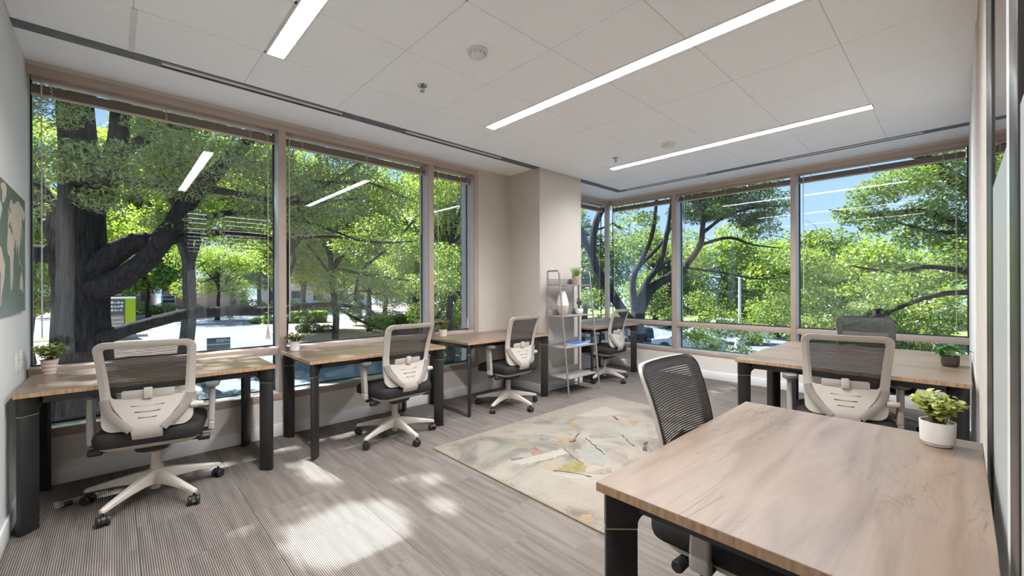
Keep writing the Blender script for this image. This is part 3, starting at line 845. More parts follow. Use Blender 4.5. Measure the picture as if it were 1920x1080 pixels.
    # dark strips for the shade inside three vent openings
    for z, w in ((0.622, 0.075), (0.590, 0.058), (0.558, 0.042)):
        i = [k for k in range(len(prof) - 1) if prof[k][0] >= z >= prof[k + 1][0]][0]
        t = (prof[i][0] - z) / (prof[i][0] - prof[i + 1][0]); dy = prof[i][2] + t * (prof[i + 1][2] - prof[i][2])
        us = np.linspace(-1, 1, 9)
        lo = [(w * u, ysurf(w * u, z) + dy - 0.0012, z - 0.0026 - 0.004 * (1 - u * u)) for u in us]; hi = [(p[0], p[1], p[2] + 0.0052) for p in lo]
        MB().slab([[(a[0], a[1] + 0.003, a[2]) for a in lo], [(a[0], a[1] + 0.003, a[2]) for a in hi]], [lo, hi]).build('vent_strip', M['black'], r, smooth=False)
    # struts from frame edges to the spine, shell beige darkened as shade
    for sx in (-1, 1):
        path = [(0.196, 0.668), (0.188, 0.63), (0.168, 0.592), (0.135, 0.553), (0.10, 0.518), (0.072, 0.492)]
        wd = [0.020, 0.021, 0.021, 0.021, 0.021, 0.020]
        A, B = [], []
        for k, (x, z) in enumerate(path):
            x2, z2 = path[min(k + 1, 5)]; x1, z1 = path[max(k - 1, 0)]
            dx, dz = x2 - x1, z2 - z1; l = math.hypot(dx, dz); nxx, nz = -dz / l, dx / l
            dyo = -0.030 - 0.018 * k / 5
            ra, rb = [], []
            for q in (-1, -0.6, 0.6, 1):
                xx, zz = (x + nxx * q * wd[k]), z + nz * q * wd[k]
                y = ysurf(xx, zz) + dyo + (0.004 if abs(q) == 1 else 0)
                ra.append((sx * xx, y + 0.016, zz)); rb.append((sx * xx, y, zz))
            A.append(ra); B.append(rb)
        MB().slab(A, B).build('back_strut', M['chair_strut'], r)
    # lumbar bar with clip
    P = rrect(-0.120, 0.120, 0.664, 0.712, 0.012, 4, 6)
    MB().loft([[(x, ysurf(x, z) - 0.004, z - 0.10 * x * x) for x, z in P], [(x, ysurf(x, z) - 0.014, z - 0.10 * x * x) for x, z in P]]).build('lumbar_bar', M['chair_shell'], r, bevel=0.002)
    MB().box(-0.02, 0.02, ysurf(0, 0.70) - 0.026, ysurf(0, 0.70) - 0.004, 0.660, 0.724).build('lumbar_clip', M['chair_shell'], r, bevel=0.006)
    # tension knob on the right side of the back
    k = MB(); k.lathe([(0.021, 0), (0.021, 0.035), (0.017, 0.037), (0.017, 0.058), (0.014, 0.062)], n=20)
    k.xf(0, Matrix.Translation((0.196, ysurf(0.2, 0.6) - 0.012, 0.588)) @ Matrix.Rotation(PI / 2, 4, 'Y')); k.build('tension_knob', M['chair_shell'], r)
    # arms
    for sx in (-1, 1):
        a = MB(); a.box(min(sx * 0.15, sx * 0.292), max(sx * 0.15, sx * 0.292), -0.05, 0.01, 0.374, 0.386)
        a.build('arm_bracket', M['black'], r, bevel=0.004)
        p = MB()
        p.loft([[(sx * x + q[0], q[1] - 0.02 + dy, z) for q in rrect(-hx, hx, -hy, hy, min(hx, hy) * 0.6, 4, 2)] for x, dy, hx, hy, z in
                ((0.286, 0, 0.017, 0.034, 0.384), (0.288, 0, 0.017, 0.034, 0.425), (0.288, 0.0, 0.0155, 0.031, 0.428), (0.288, 0.0, 0.0155, 0.031, 0.436), (0.288, 0, 0.017, 0.033, 0.438), (0.291, 0.006, 0.016, 0.031, 0.56), (0.291, 0.016, 0.017, 0.034, 0.66))])
        p.build('arm_post', M['chair_arm'], r)
        p = MB(); p.loft([[(sx * 0.288 + q[0], q[1] + 0.035, z) for q in rrect(-0.046 + i, 0.046 - i, -0.125 + i, 0.125 - i, 0.040 - i * 0.5, 6, 3)] for i, z in ((0.012, 0.658), (0.002, 0.664), (0, 0.676), (0.003, 0.686), (0.012, 0.690))])
        p.build('arm_pad', M['pad'], r)
    return r
proto = make_chair()
chairs = [
    ((0.19, 3.46, 0), -11.5, 10, 'beige mesh office chair at the first window desk, by the big tree'),
    ((1.79, 3.40, 0), 3, -15, 'beige mesh office chair at the second window desk'),
    ((3.16, 3.42, 0), 2, -17, 'beige mesh office chair at the desk against the beige column'),
    ((5.04, 3.45, -0.0), 5, -26, 'beige mesh office chair behind the ladder shelf in the far corner'),
    ((3.535, 0.545, 0), -76.5, 20, 'beige mesh office chair seen from behind, facing the far right windows'),
    ((5.12, 0.56, 0), 110, 0, 'office chair facing the room, back against the right far window'),
    ((1.655, 0.553, 0), 180, 41, 'office chair under the foreground desk showing its dark striped mesh front'),
]
for i, (loc, rz, ph, lab) in enumerate(chairs):
    c = proto if i == 0 else copy_tree(proto)
    c.location = loc; c.rotation_euler = (0, 0, math.radians(rz)); c['label'] = lab
    # turn each star base on its own
    d = math.radians(ph - rz)
    for ch in c.children:
        nm = ch.name.split('.')[0]
        if nm == 'star_base': ch.rotation_euler = (0, 0, d)
        elif nm == 'caster':
            a = math.atan2(ch.location.y, ch.location.x)
            k = round(a / (2 * PI / 5)) if i == 0 or True else 0
            base_a = ch.get('a0', None)
for i, (loc, rz, ph, lab) in enumerate(chairs):
    c = [o for o in COL.objects if o.get('label') == lab][0]
    d = math.radians(ph - rz)
    cs = [ch for ch in c.children if ch.name.split('.')[0] == 'caster']
    for k, ch in enumerate(cs):
        a = d + k * 2 * PI / 5
        ch.location = (0.338 * math.cos(a), 0.338 * math.sin(a), 0)
        ch.rotation_euler = (0, 0, a + [0.5, 1.7, -0.4, 0.9, 2.4][(k + i) % 5])

# ------------------------------------------------------------------ ladder shelf
sh = thing('ladder_shelf', 'grey metal ladder shelf with four boards beside the column', 'shelf', (3.885, 3.15, 0))
W, DB = 0.61, 0.33
for x in (0, W):
    MB().tube([(x, DB, 0), (x, DB, 1.5)], 0.010, 10).build('back_post', M['steel'], sh)
    MB().tube([(x, 0.0, 0), (x, 0.145, 1.45), (x, 0.150, 1.488), (x, 0.165, 1.50), (x, DB - 0.01, 1.50)], 0.0105, 10).build('front_leg', M['steel'], sh)
for z in (0.215, 0.575, 0.95, 1.33):
    yf = 0.1 * z + 0.012
    MB().box(0.008, W - 0.008, yf, DB - 0.004, z - 0.008, z + 0.004).build('shelf_board', M['shelf_wood'], sh, bevel=0.002)
    MB().box(0.008, W - 0.008, DB - 0.012, DB - 0.004, z + 0.004, z + 0.078).build('shelf_lip', M['shelf_wood'], sh, bevel=0.002)
    MB().tube([(0, yf, z - 0.004), (W, yf, z - 0.004)], 0.007, 8).build('front_bar', M['steel'], sh)
MB().tube([(0, DB, 0.05), (W, DB, 0.05)], 0.006, 8).build('back_bar', M['steel'], sh)

# ------------------------------------------------------------------ leaves for pots
def leaf_mesh(L, W, curl=0.25, nseg=4, fold=0.15):
    m = MB(); A = []
    for i in range(nseg + 1):
        t = i / nseg; w = W * math.sin(PI * min(1, max(0.02, t ** 0.8 * 0.97 + 0.015))) / 2
        z = -curl * L * t * t
        A.append([(L * t, -w, z + fold * w), (L * t, 0, z), (L * t, w, z + fold * w)])
    return m.grid(A)
def potted(name, label, loc, prof, pot_mat, soil_r, soil_z, group=None):
    r = thing(name, label, 'plant', loc, 0, group)
    MB().lathe(prof, n=32).build('pot', pot_mat, r)
    MB().lathe([(soil_r, soil_z - 0.004), (soil_r * 0.6, soil_z + 0.002), (0.002, soil_z + 0.003)], n=20).build('soil', M['soil'], r)
    return r
def bushy(r, mat, n_stem, n_leaf, z0, h, rad, L, W, seed, split=True, droop=0.0, curl=0.3):
    rnd = random.Random(seed)
    stems = MB(); spots = []
    for i in range(n_stem):
        a = 2 * PI * i / n_stem + rnd.uniform(-0.3, 0.3); q = rnd.uniform(0.25, 1.0) * rad; hh = h * rnd.uniform(0.65, 1.0) * (1 - 0.25 * q / rad)
        p0 = Vector((0.25 * rad * math.cos(a) * rnd.random(), 0.25 * rad * math.sin(a) * rnd.random(), z0)); p2 = Vector((q * math.cos(a), q * math.sin(a), z0 + hh))
        p1 = (p0 + p2) / 2 + Vector((0, 0, 0.18 * h))
        p1.x *= 0.7; p1.y *= 0.7
        stems.tube([p0, p1, p2], 0.0016, 5)
        for k in range(n_leaf):
            t = 0.30 + 0.70 * (k + 1) / n_leaf
            p = p0 * (1 - t) ** 2 + p1 * 2 * t * (1 - t) + p2 * t * t
            spots.append((p, a + k * 2.4 + rnd.uniform(-0.5, 0.5), rnd.uniform(-0.75, 0.15) if t < 0.95 else rnd.uniform(-1.1, -0.3), rnd.uniform(0.75, 1.15)))
    stems.build('stems', M['stem'], r)
    if split:
        me = None
        for p, az, el, s in spots:
            if me is None:
                o = leaf_mesh(L, W, curl).build('leaf', mat, r); me = o.data
            else:
                o = bpy.data.objects.new('leaf', me); COL.objects.link(o); o.parent = r
            o.location = p; o.rotation_euler = (rnd.uniform(-0.4, 0.4), el + droop, az); o.scale = (s, s, s)
    else:
        m = MB()
        for p, az, el, s in spots:
            st = len(m.v); q = leaf_mesh(L * s, W * s, curl, 3); m.add(q.v, q.f)
            m.xf(st, Matrix.Translation(p) @ Matrix.Rotation(az, 4, 'Z') @ Matrix.Rotation(el + droop, 4, 'Y'))
        f = m.build('foliage', mat, r); f['kind'] = 'stuff'
# pale ribbed pot, left corner desk
ribs = [(0.028, 0)] + [(0.029 + 0.012 * t + 0.0012 * math.cos(t * 22), 0.002 + 0.086 * t) for t in np.linspace(0, 1, 28)] + [(0.044, 0.090), (0.044, 0.094), (0.039, 0.094), (0.037, 0.078), (0.002, 0.078)]
p1 = potted('potted_plant', 'green leafy plant in a pale ribbed pot on the left corner desk', (-0.30, 4.02, 0.75), ribs, M['pink_pot'], 0.037, 0.080)
bushy(p1, M['plant_green'], 24, 8, 0.080, 0.125, 0.095, 0.036, 0.024, 3)
cup = [(0.034, 0), (0.039, 0.004), (0.042, 0.082), (0.042, 0.086), (0.038, 0.086), (0.036, 0.072), (0.002, 0.072)]
p2 = potted('potted_plant', 'olive succulent in a white cup pot on the second window desk', (1.155, 4.0, 0.75), cup, M['white_pot'], 0.036, 0.074)
bushy(p2, M['plant_olive'], 26, 9, 0.074, 0.085, 0.12, 0.030, 0.018, 5, False)
p3 = potted('potted_plant', 'small wispy plant in a cream pot on the desk by the narrow window', (2.70, 4.0, 0.75), [(a * 1.12, b_ * 0.95) for a, b_ in cup], M['pink_pot'], 0.04, 0.072)
bushy(p3, M['plant_olive'], 20, 8, 0.072, 0.15, 0.105, 0.036, 0.022, 8, False)
dk = [(0.036, 0), (0.042, 0.003), (0.047, 0.012), (0.050, 0.035), (0.050, 0.074), (0.050, 0.077), (0.046, 0.077), (0.045, 0.066), (0.002, 0.066)]
p5 = potted('potted_plant', 'broad-leaved green plant in a dark brown pot on the nearer paired desk', (4.15, 0.048, 0.75), [(a * 0.92, b_ * 0.95) for a, b_ in dk], M['dark_pot'], 0.041, 0.064)
bushy(p5, M['plant_deep'], 13, 2, 0.062, 0.10, 0.085, 0.058, 0.052, 12, True, 0.45, 0.35)
wp = [(0.030, 0), (0.037, 0.002), (0.0385, 0.008), (0.0390, 0.013), (0.0445, 0.0135), (0.0455, 0.020), (0.0475, 0.080), (0.0475, 0.083), (0.044, 0.083), (0.043, 0.070), (0.002, 0.070)]
p7 = potted('potted_plant', 'lime green leafy plant in a white pot on the foreground desk', (2.06, 0.055, 0.75), [(a * 0.98, b_) for a, b_ in wp], M['white_pot'], 0.041, 0.072)
bushy(p7, M['plant_lime'], 44, 8, 0.068, 0.120, 0.078, 0.022, 0.019, 21)
# grass in copper pot on top of the shelf
def marbled():
    m, nt, b, o = new_mat('copper_marbled_pot')
    r = ramp(nt, [(0.38, (0.62, 0.50, 0.42)), (0.5, (0.30, 0.17, 0.12)), (0.62, (0.70, 0.60, 0.52))], noise(nt, coords(nt), 22, 3, 0.6, 2.0))
    nt.links.new(r.outputs[0], b.inputs['Base Color']); b.inputs['Roughness'].default_value = 0.3; b.inputs['Metallic'].default_value = 0.35
    return m
p8 = potted('potted_grass', 'tufted green grass in a marbled copper pot on the top shelf', (4.325, 3.39, 1.334), [(0.047, 0), (0.052, 0.004), (0.058, 0.105), (0.058, 0.11), (0.053, 0.11), (0.052, 0.095), (0.002, 0.095)], marbled(), 0.051, 0.097)
g = MB(); rnd = random.Random(4)
for i in range(150):
    a = rnd.uniform(0, 2 * PI); q = rnd.uniform(0, 0.04); x, y = q * math.cos(a), q * math.sin(a); l = rnd.uniform(0.10, 0.15); ln = rnd.uniform(0.1, 0.55) * (0.4 + q / 0.04)
    b_ = rnd.uniform(0, 2 * PI); dx, dy = 0.003 * math.cos(b_), 0.003 * math.sin(b_)
    P = []
    for t in (0, 0.5, 1):
        k = l * t; o_ = ln * l * t * t
        P.append([(x + math.cos(a) * o_ - dx * (1.05 - t), y + math.sin(a) * o_ - dy * (1.05 - t), 0.095 + k), (x + math.cos(a) * o_ + dx * (1.05 - t), y + math.sin(a) * o_ + dy * (1.05 - t), 0.095 + k)])
    g.grid(P)
o = g.build('grass_blades', M['plant_grass'], p8); o['kind'] = 'stuff'
p9 = potted('potted_succulent', 'grey spiky succulent in a white bowl pot on the second shelf', (4.385, 3.385, 0.954), [(0.034, 0), (0.044, 0.008), (0.052, 0.03), (0.053, 0.06), (0.050, 0.073), (0.046, 0.073), (0.045, 0.062), (0.002, 0.062)], M['white_pot'], 0.044, 0.064)
bushy(p9, M['succ'], 12, 4, 0.062, 0.11, 0.045, 0.055, 0.010, 9, False, -0.6, 0.1)
v = thing('vase', 'tall two-tone vase, white neck on a tan base, on the second shelf', 'vase', (4.055, 3.385, 0.954))
MB().lathe([(0.045, 0), (0.05, 0.004), (0.066, 0.05), (0.074, 0.095), (0.075, 0.122)], n=32).build('vase_base', M['vase_tan'], v)
MB().lathe([(0.0752, 0.122), (0.073, 0.15), (0.063, 0.20), (0.048, 0.25), (0.036, 0.29), (0.034, 0.30), (0.030, 0.30), (0.030, 0.27)], n=32, caps=False).build('vase_neck', M['white_pot'], v)
bk = thing('book', 'blue paperback lying flat on the third shelf', 'book', (4.29, 3.36, 0.579), 0.12)
MB().box(-0.15, 0.15, -0.10, 0.10, 0, 0.003).build('cover', M['blue'], bk, smooth=False)
MB().box(-0.148, 0.146, -0.097, 0.097, 0.003, 0.019).build('pages', M['paper'], bk, smooth=False)
MB().box(-0.15, 0.15, -0.10, 0.10, 0.019, 0.022).build('cover', M['blue'], bk, smooth=False)
eg = thing('eyeglasses', 'black framed eyeglasses left of the blue book on the shelf', 'glasses', (4.03, 3.34, 0.579), 0.2)
m = MB()
for sx in (-1, 1):
    c = [(sx * 0.034 + 0.027 * math.cos(t), 0, 0.021 + 0.019 * math.sin(t)) for t in np.linspace(0, 2 * PI, 17)]
    m.tube(c, 0.0022, 6, False)
m.tube([(-0.008, 0, 0.026), (0, -0.002, 0.029), (0.008, 0, 0.026)], 0.002, 6)
m.build('rims', M['black'], eg)
for sx in (-1, 1): MB().tube([(sx * 0.061, 0, 0.027), (sx * 0.063, 0.09, 0.027), (sx * 0.062, 0.125, 0.008)], 0.002, 6).build('temple', M['black'], eg)
# ------------------------------------------------------------------ rug
def rug_mat(name, c1, c2, sc_=9, st=0.55):
    m, nt, b, o = new_mat(name)
    v = coords(nt, out='Object')
    f = noise(nt, v, 9, 6, 0.7, 1.0); f2 = noise(nt, v, 160, 2)
    base_ = (0.27, 0.24, 0.20)
    r = ramp(nt, [(0.34, c1), (0.52, c2), (0.82, base_)], f)
    r2 = ramp(nt, [(0.35, 0.62), (0.65, 1.15)], f2)
    col = mixc(nt, st, r.outputs[0], mixc(nt, 1.0, r.outputs[0], r2.outputs[0], 'MULTIPLY'))
    nt.links.new(col, b.inputs['Base Color']); b.inputs['Roughness'].default_value = 0.95; b.inputs['Specular IOR Level'].default_value = 0.1
    bump(nt, b, f2, 0.5, 0.003)
    return m
rug = thing('area_rug', 'cream abstract rug with scattered coloured shards on the carpet', 'rug', (3.06, 2.095, 0))
def rug_base():
    m, nt, b, o = new_mat('rug_cream_wash')
    v = coords(nt)
    vor = nt.nodes.new('ShaderNodeTexVoronoi'); vor.inputs['Scale'].default_value = 2.2
    dv = nt.nodes.new('ShaderNodeTexNoise'); dv.inputs['Scale'].default_value = 3.0; nt.links.new(v, dv.inputs['Vector'])
    mv = nt.nodes.new('ShaderNodeVectorMath'); mv.operation = 'MULTIPLY_ADD'; nt.links.new(dv.outputs['Color'], mv.inputs[0]); mv.inputs[1].default_value = (0.25, 0.25, 0); nt.links.new(v, mv.inputs[2])
    nt.links.new(mv.outputs[0], vor.inputs['Vector'])
    sp = nt.nodes.new('ShaderNodeSeparateColor'); nt.links.new(vor.outputs['Color'], sp.inputs[0])
    cell = ramp(nt, [(0.0, (0.46, 0.40, 0.325)), (0.3, (0.42, 0.355, 0.29)), (0.5, (0.34, 0.315, 0.275)), (0.7, (0.48, 0.425, 0.35)), (0.9, (0.43, 0.33, 0.275))], sp.outputs[0])
    wash = ramp(nt, [(0.38, (0.50, 0.44, 0.36)), (0.5, (0.42, 0.365, 0.30)), (0.62, (0.15, 0.145, 0.12))], noise(nt, v, 1.8, 6, 0.65, 1.0))
    col = mixc(nt, 0.62, cell.outputs[0], wash.outputs[0])
    f2 = noise(nt, v, 170, 2)
    r2 = ramp(nt, [(0.35, 0.48), (0.65, 0.68)], f2)
    col = mixc(nt, 1.0, col, r2.outputs[0], 'MULTIPLY')
    nt.links.new(col, b.inputs['Base Color']); b.inputs['Roughness'].default_value = 0.95; b.inputs['Specular IOR Level'].default_value = 0.1
    bump(nt, b, f2, 0.5, 0.003)
    return m
MB().box(-1.19, 1.19, -0.815, 0.815, 0.0, 0.012).build('pile', rug_base(), rug, bevel=0.003)
e = MB(); e.tube([(-1.19, -0.815, 0.006), (1.19, -0.815, 0.006), (1.19, 0.815, 0.006), (-1.19, 0.815, 0.006), (-1.19, -0.815, 0.006)], 0.0065, 6, False)
e.build('bound_edge', plain('rug_binding_brown', (0.26, 0.19, 0.13), 0.9), rug)
RC = {'mustard': ((0.27, 0.21, 0.07), (0.36, 0.30, 0.13)), 'peach': ((0.43, 0.30, 0.21), (0.44, 0.36, 0.28)), 'crimson': ((0.28, 0.10, 0.09), (0.38, 0.22, 0.18)), 'teal': ((0.09, 0.16, 0.16), (0.22, 0.27, 0.25)),
      'orange': ((0.42, 0.22, 0.07), (0.42, 0.31, 0.18)), 'blue': ((0.36, 0.42, 0.43), (0.42, 0.41, 0.37)), 'grey': ((0.24, 0.225, 0.20), (0.36, 0.33, 0.285)), 'mauve': ((0.32, 0.225, 0.195), (0.40, 0.325, 0.275)),
      'greyblue': ((0.31, 0.31, 0.29), (0.40, 0.375, 0.325)), 'dark': ((0.07, 0.045, 0.04), (0.15, 0.10, 0.08)), 'cream': ((0.47, 0.42, 0.35), (0.51, 0.46, 0.39))}
SHARDS = {'mustard':[(2.51,1.98),(2.47,1.84),(2.38,1.8),(2.29,1.86),(2.24,1.96),(2.33,1.97)],'peach':[(2.27,2.12),(2.42,2.08),(2.43,2.03),(2.34,1.98),(2.23,1.97),(2.22,2.03)],'crimson':[(2.5,2.39),(2.42,2.23),(2.32,2.25)],'teal':[(2.17,2.33),(2.28,2.24),(2.14,2.28)],
'orange':[(2.41,2.52),(2.5,2.46),(2.46,2.42),(2.39,2.48)],'orange2':[(2.74,2.37),(2.83,2.29),(2.78,2.22),(2.7,2.29)],'orange3':[(3.15,2.55),(3.18,2.49),(3.15,2.41),(3.05,2.43)],'orange4':[(3.59,2.2),(3.68,2.12),(3.48,2.06)],'blue':[(3.33,2.15),(3.47,1.98),(3.25,1.98),(3.24,2.07)],
'grey':[(3.0,2.22),(3.13,2.15),(3.15,2.02),(3.04,2.08),(2.95,2.17)],'mauve':[(2.77,1.9),(2.89,1.78),(2.77,1.68),(2.68,1.73),(2.72,1.84)],'greyblue':[(2.66,2.1),(2.87,1.99),(2.76,1.85),(2.55,1.76),(2.52,1.86),(2.56,1.97)],'orange5':[(1.88,1.47),(1.97,1.45),(1.89,1.37),(1.88,1.43)],
'dark1':[(2.75,2.24),(2.85,2.24),(2.79,2.2)],'dark2':[(3.63,2.39),(3.56,2.26),(3.55,2.3)],'dark3':[(3.18,1.79),(3.24,1.79),(3.03,1.68),(3.01,1.71)],
'cream':[(2.12,2.28),(2.61,2.17),(2.56,2.08),(2.32,2.13),(2.15,2.18)],'cream2':[(2.18,1.95),(2.32,1.79),(2.33,1.69),(2.23,1.79)],'cream3':[(3.37,2.64),(3.86,2.64),(3.78,2.31),(3.42,2.52)],'grey3':[(2.56,2.67),(2.71,2.53),(2.78,2.38),(2.53,2.42)],'mauve2':[(2.38,1.78),(2.59,1.71),(2.5,1.66),(2.4,1.73)],
'grey4':[(3.05,1.62),(3.3,1.58),(3.2,1.42),(2.95,1.45)],'orange6':[(3.55,1.75),(3.68,1.7),(3.6,1.6)],'blue2':[(3.7,1.5),(3.95,1.45),(3.8,1.33)],'mustard2':[(2.7,1.5),(2.85,1.48),(2.75,1.38)]}
CRACKS = [[(2.6,2.16),(2.52,1.99),(2.48,1.85)],[(2.93,2.19),(2.81,2.0),(2.72,1.84)],[(3.21,2.02),(3.12,1.91),(3.05,1.78)],[(2.24,1.96),(2.33,1.81),(2.36,1.7)],[(2.85,2.24),(3.02,2.33)]]
rm = {}
rnd = random.Random(11)
for n_, (k, pts) in enumerate(SHARDS.items()):
    key = k.rstrip('0123456789')
    if key not in rm: rm[key] = rug_mat('rug_' + key, *[tuple(c * 0.62 for c in q) for q in RC[key]])
    P = []
    for a in range(len(pts)):
        p, q = Vector((*pts[a], 0)), Vector((*pts[(a + 1) % len(pts)], 0))
        ns = max(2, int((q - p).length / 0.02))
        for s_ in range(ns):
            t = s_ / ns; w_ = p.lerp(q, t)
            P.append((w_.x - 3.06 + rnd.uniform(-0.011, 0.011), w_.y - 2.095 + rnd.uniform(-0.011, 0.011)))
    zt = 0.0126 + 0.00003 * n_
    MB().loft([[(x, y, 0.0115) for x, y in P], [(x, y, zt) for x, y in P]]).build('rug_shard', rm[key], rug, smooth=False)
cr = MB()
for c in CRACKS:
    pts = []
    for a, b_ in zip(c[:-1], c[1:]):
        for t in np.linspace(0, 1, 6)[:-1]: pts.append((a[0] + (b_[0] - a[0]) * t - 3.06 + rnd.uniform(-0.008, 0.008), a[1] + (b_[1] - a[1]) * t - 2.095 + rnd.uniform(-0.008, 0.008), 0.0125))
    cr.tube(pts, [rnd.uniform(0.002, 0.006) for _ in pts], 6)
cr.build('rug_crack_line', rm['dark'], rug)

# ------------------------------------------------------------------ wall things
mp = thing('world_map_poster', 'dark green world map poster with pale continents on the left wall', 'poster', (XL, 2.82, 1.165))
MW, MH = 1.12, 0.672
def map_mat():
    m, nt, b, o = new_mat('map_sea_green')
    v = coords(nt); sp = nt.nodes.new('ShaderNodeSeparateXYZ'); nt.links.new(v, sp.inputs[0])
    r = ramp(nt, [(0.0, (0.17, 0.225, 0.20)), (0.3, (0.13, 0.17, 0.15)), (0.7, (0.105, 0.125, 0.105))], sp.outputs['Z'])
    nt.links.new(r.outputs[0], b.inputs['Base Color']); b.inputs['Roughness'].default_value = 0.4
    return m
MB().box(0.001, 0.016, 0, MW, 0, MH).build('canvas', map_mat(), mp, bevel=0.002)
CONT = [
 [(-17,15),(-10,30),(-5,36),(10,37),(20,32),(32,31),(35,27),(43,12),(51,12),(45,2),(40,-5),(40,-15),(35,-20),(33,-27),(27,-34),(18,-34),(12,-18),(13,-5),(9,4),(-5,5),(-13,9)],
 [(-9,37),(-9,43),(-2,44),(-4,48),(2,51),(8,54),(8,57),(12,55),(20,55),(24,59),(22,63),(18,61),(15,56),(11,59),(5,60),(10,64),(18,70),(28,71),(40,67),(45,68),(60,69),(72,73),(90,75),(105,77),(115,74),(140,73),(160,70),(178,68),(178,64),(165,60),(160,53),(156,57),(142,59),(136,54),(140,48),(133,43),(128,38),(126,35),(122,39),(119,37),(122,30),(117,24),(109,21),(107,11),(104,9),(103,2),(99,9),(97,17),(91,22),(87,21),(80,13),(77,8),(73,17),(70,22),(66,25),(57,26),(50,30),(56,25),(59,22),(52,16),(44,13),(38,21),(35,28),(36,36),(28,37),(26,40),(22,37),(19,42),(14,45),(16,40),(12,42),(8,44),(3,42),(0,39),(-5,36)],
 [(114,-22),(114,-34),(123,-34),(131,-32),(138,-35),(146,-39),(150,-37),(153,-28),(146,-19),(142,-11),(140,-17),(136,-12),(130,-12),(122,-18)],
 [(-168,66),(-156,71),(-125,70),(-95,72),(-82,66),(-94,58),(-80,52),(-78,60),(-65,58),(-56,52),(-66,45),(-74,40),(-81,31),(-81,25),(-84,30),(-97,27),(-97,20),(-88,21),(-88,16),(-83,9),(-78,8),(-95,16),(-106,22),(-115,31),(-124,40),(-124,48),(-135,58),(-150,60),(-165,55)],
 [(-78,8),(-72,12),(-60,9),(-50,1),(-35,-6),(-40,-20),(-48,-27),(-58,-35),(-65,-42),(-68,-52),(-74,-50),(-71,-30),(-70,-18),(-80,-6)],
 [(-55,60),(-45,60),(-22,70),(-18,80),(-35,83),(-60,80),(-70,77),(-55,70)],
 [(131,-1),(141,-3),(150,-10),(143,-8),(137,-8)],[(109,1),(117,6),(118,0),(114,-4)],[(95,5),(104,-2),(106,-6),(101,-2)],[(131,32),(136,34),(140,36),(142,43),(140,41),(135,36)],[(44,-16),(50,-15),(47,-25),(44,-23)],[(-5,50),(1,52),(-2,57),(-6,57)],[(167,-46),(174,-41),(178,-38),(173,-37),(171,-43)]]
cm = plain('map_land_cream', (0.55, 0.46, 0.39), 0.5, var=0.08, nscale=15)
for poly in CONT:
    P = [((lon + 180) / 360 * MW, (lat + 62) / 147 * MH) for lon, lat in poly]
    P = [(y, z) for y, z in P if 0 < z < MH]
    MB().loft([[(0.0155, y, z) for y, z in P], [(0.0165, y, z) for y, z in P]]).build('continent', cm, mp, smooth=False)
def plate(y, z, label, kind):
    r = thing('wall_switch' if kind else 'wall_outlet', label, 'switch' if kind else 'outlet', (XL, y, z))
    MB().box(0, 0.006, -0.036, 0.036, -0.058, 0.058).build('cover_plate', M['plate_white'], r, bevel=0.002)
    if kind: MB().box(0.006, 0.010, -0.016, 0.016, -0.033, 0.033).build('rocker', M['plate_white'], r, bevel=0.0015)
    else:
        for dz in (-0.02, 0.02):
            q = MB().box(0.006, 0.0085, -0.016, 0.016, dz - 0.014, dz + 0.014).build('socket', M['plate_white'], r, bevel=0.002)
            s_ = MB(); s_.box(0.0084, 0.0088, -0.007, -0.005, dz - 0.005, dz + 0.005); s_.box(0.0084, 0.0088, 0.005, 0.007, dz - 0.005, dz + 0.005); s_.build('socket_slot', M['slot'], q, smooth=False)
plate(3.74, 0.865, 'white outlet plate below the map, nearer the camera', False)
plate(3.90, 0.865, 'white outlet plate near the window corner of the left wall', False)
st = thing('floor_stopper', 'small black rubber stopper lying on the carpet by the left desk', 'stopper', (-0.215, 3.655, 0), 0.4)
m = MB(); m.lathe([(0.014, 0), (0.0145, 0.004), (0.0145, 0.03), (0.012, 0.034)], n=16); m.xf(0, Matrix.Translation((0, 0, 0.0145)) @ Matrix.Rotation(PI / 2, 4, 'Y')); m.build('rubber_body', M['black'], st)
m = MB(); m.tube([(-0.02, 0, 0.0145), (0.0, 0, 0.0145)], 0.003, 8); m.build('metal_pin', M['chrome'], st)
#==EXT==
# ================================================================== outdoors
GZ = -3.0
def ground_mat(name, c1, c2, sc_=0.6, rough=0.9):
    m, nt, b, o = new_mat(name)
    v = coords(nt)
    f = noise(nt, v, sc_, 6, 0.6); f2 = noise(nt, v, 30, 3)
    r = ramp(nt, [(0.35, c1), (0.65, c2)], f); r2 = ramp(nt, [(0.3, 0.85), (0.7, 1.1)], f2)
    nt.links.new(mixc(nt, 1.0, r.outputs[0], r2.outputs[0], 'MULTIPLY'), b.inputs['Base Color']); b.inputs['Roughness'].default_value = rough
    return m
M['asphalt'] = ground_mat('pale_asphalt', (0.150, 0.168, 0.195), (0.185, 0.205, 0.235), 0.25)
M['mulch'] = ground_mat('pine_straw_mulch', (0.26, 0.17, 0.12), (0.44, 0.33, 0.25), 1.5)
M['lawn'] = ground_mat('lawn_green', (0.16, 0.22, 0.05), (0.30, 0.36, 0.10), 1.2)
M['kerb'] = plain('concrete_kerb', (0.55, 0.53, 0.50), 0.9, var=0.08)
M['paint'] = plain('white_road_paint', (0.78, 0.78, 0.78), 0.8, var=0.05)
struct(MB().box(-160, 260, 4.5, 260, GZ - 0.3, GZ).add([], []).build('ground_asphalt', M['asphalt'], smooth=False), 'pale asphalt outside')
struct(MB().box(6.6, 260, -160, 4.5, GZ - 0.3, GZ).build('ground_asphalt', M['asphalt'], smooth=False), 'pale asphalt car park below the far windows')
def bed(pts, h, mat, label):
    b = MB(); b.loft([[(x, y, GZ - 0.02) for x, y in pts], [(x, y, GZ + h) for x, y in pts]])
    return struct(b.build('ground_bed', mat, smooth=False), label)
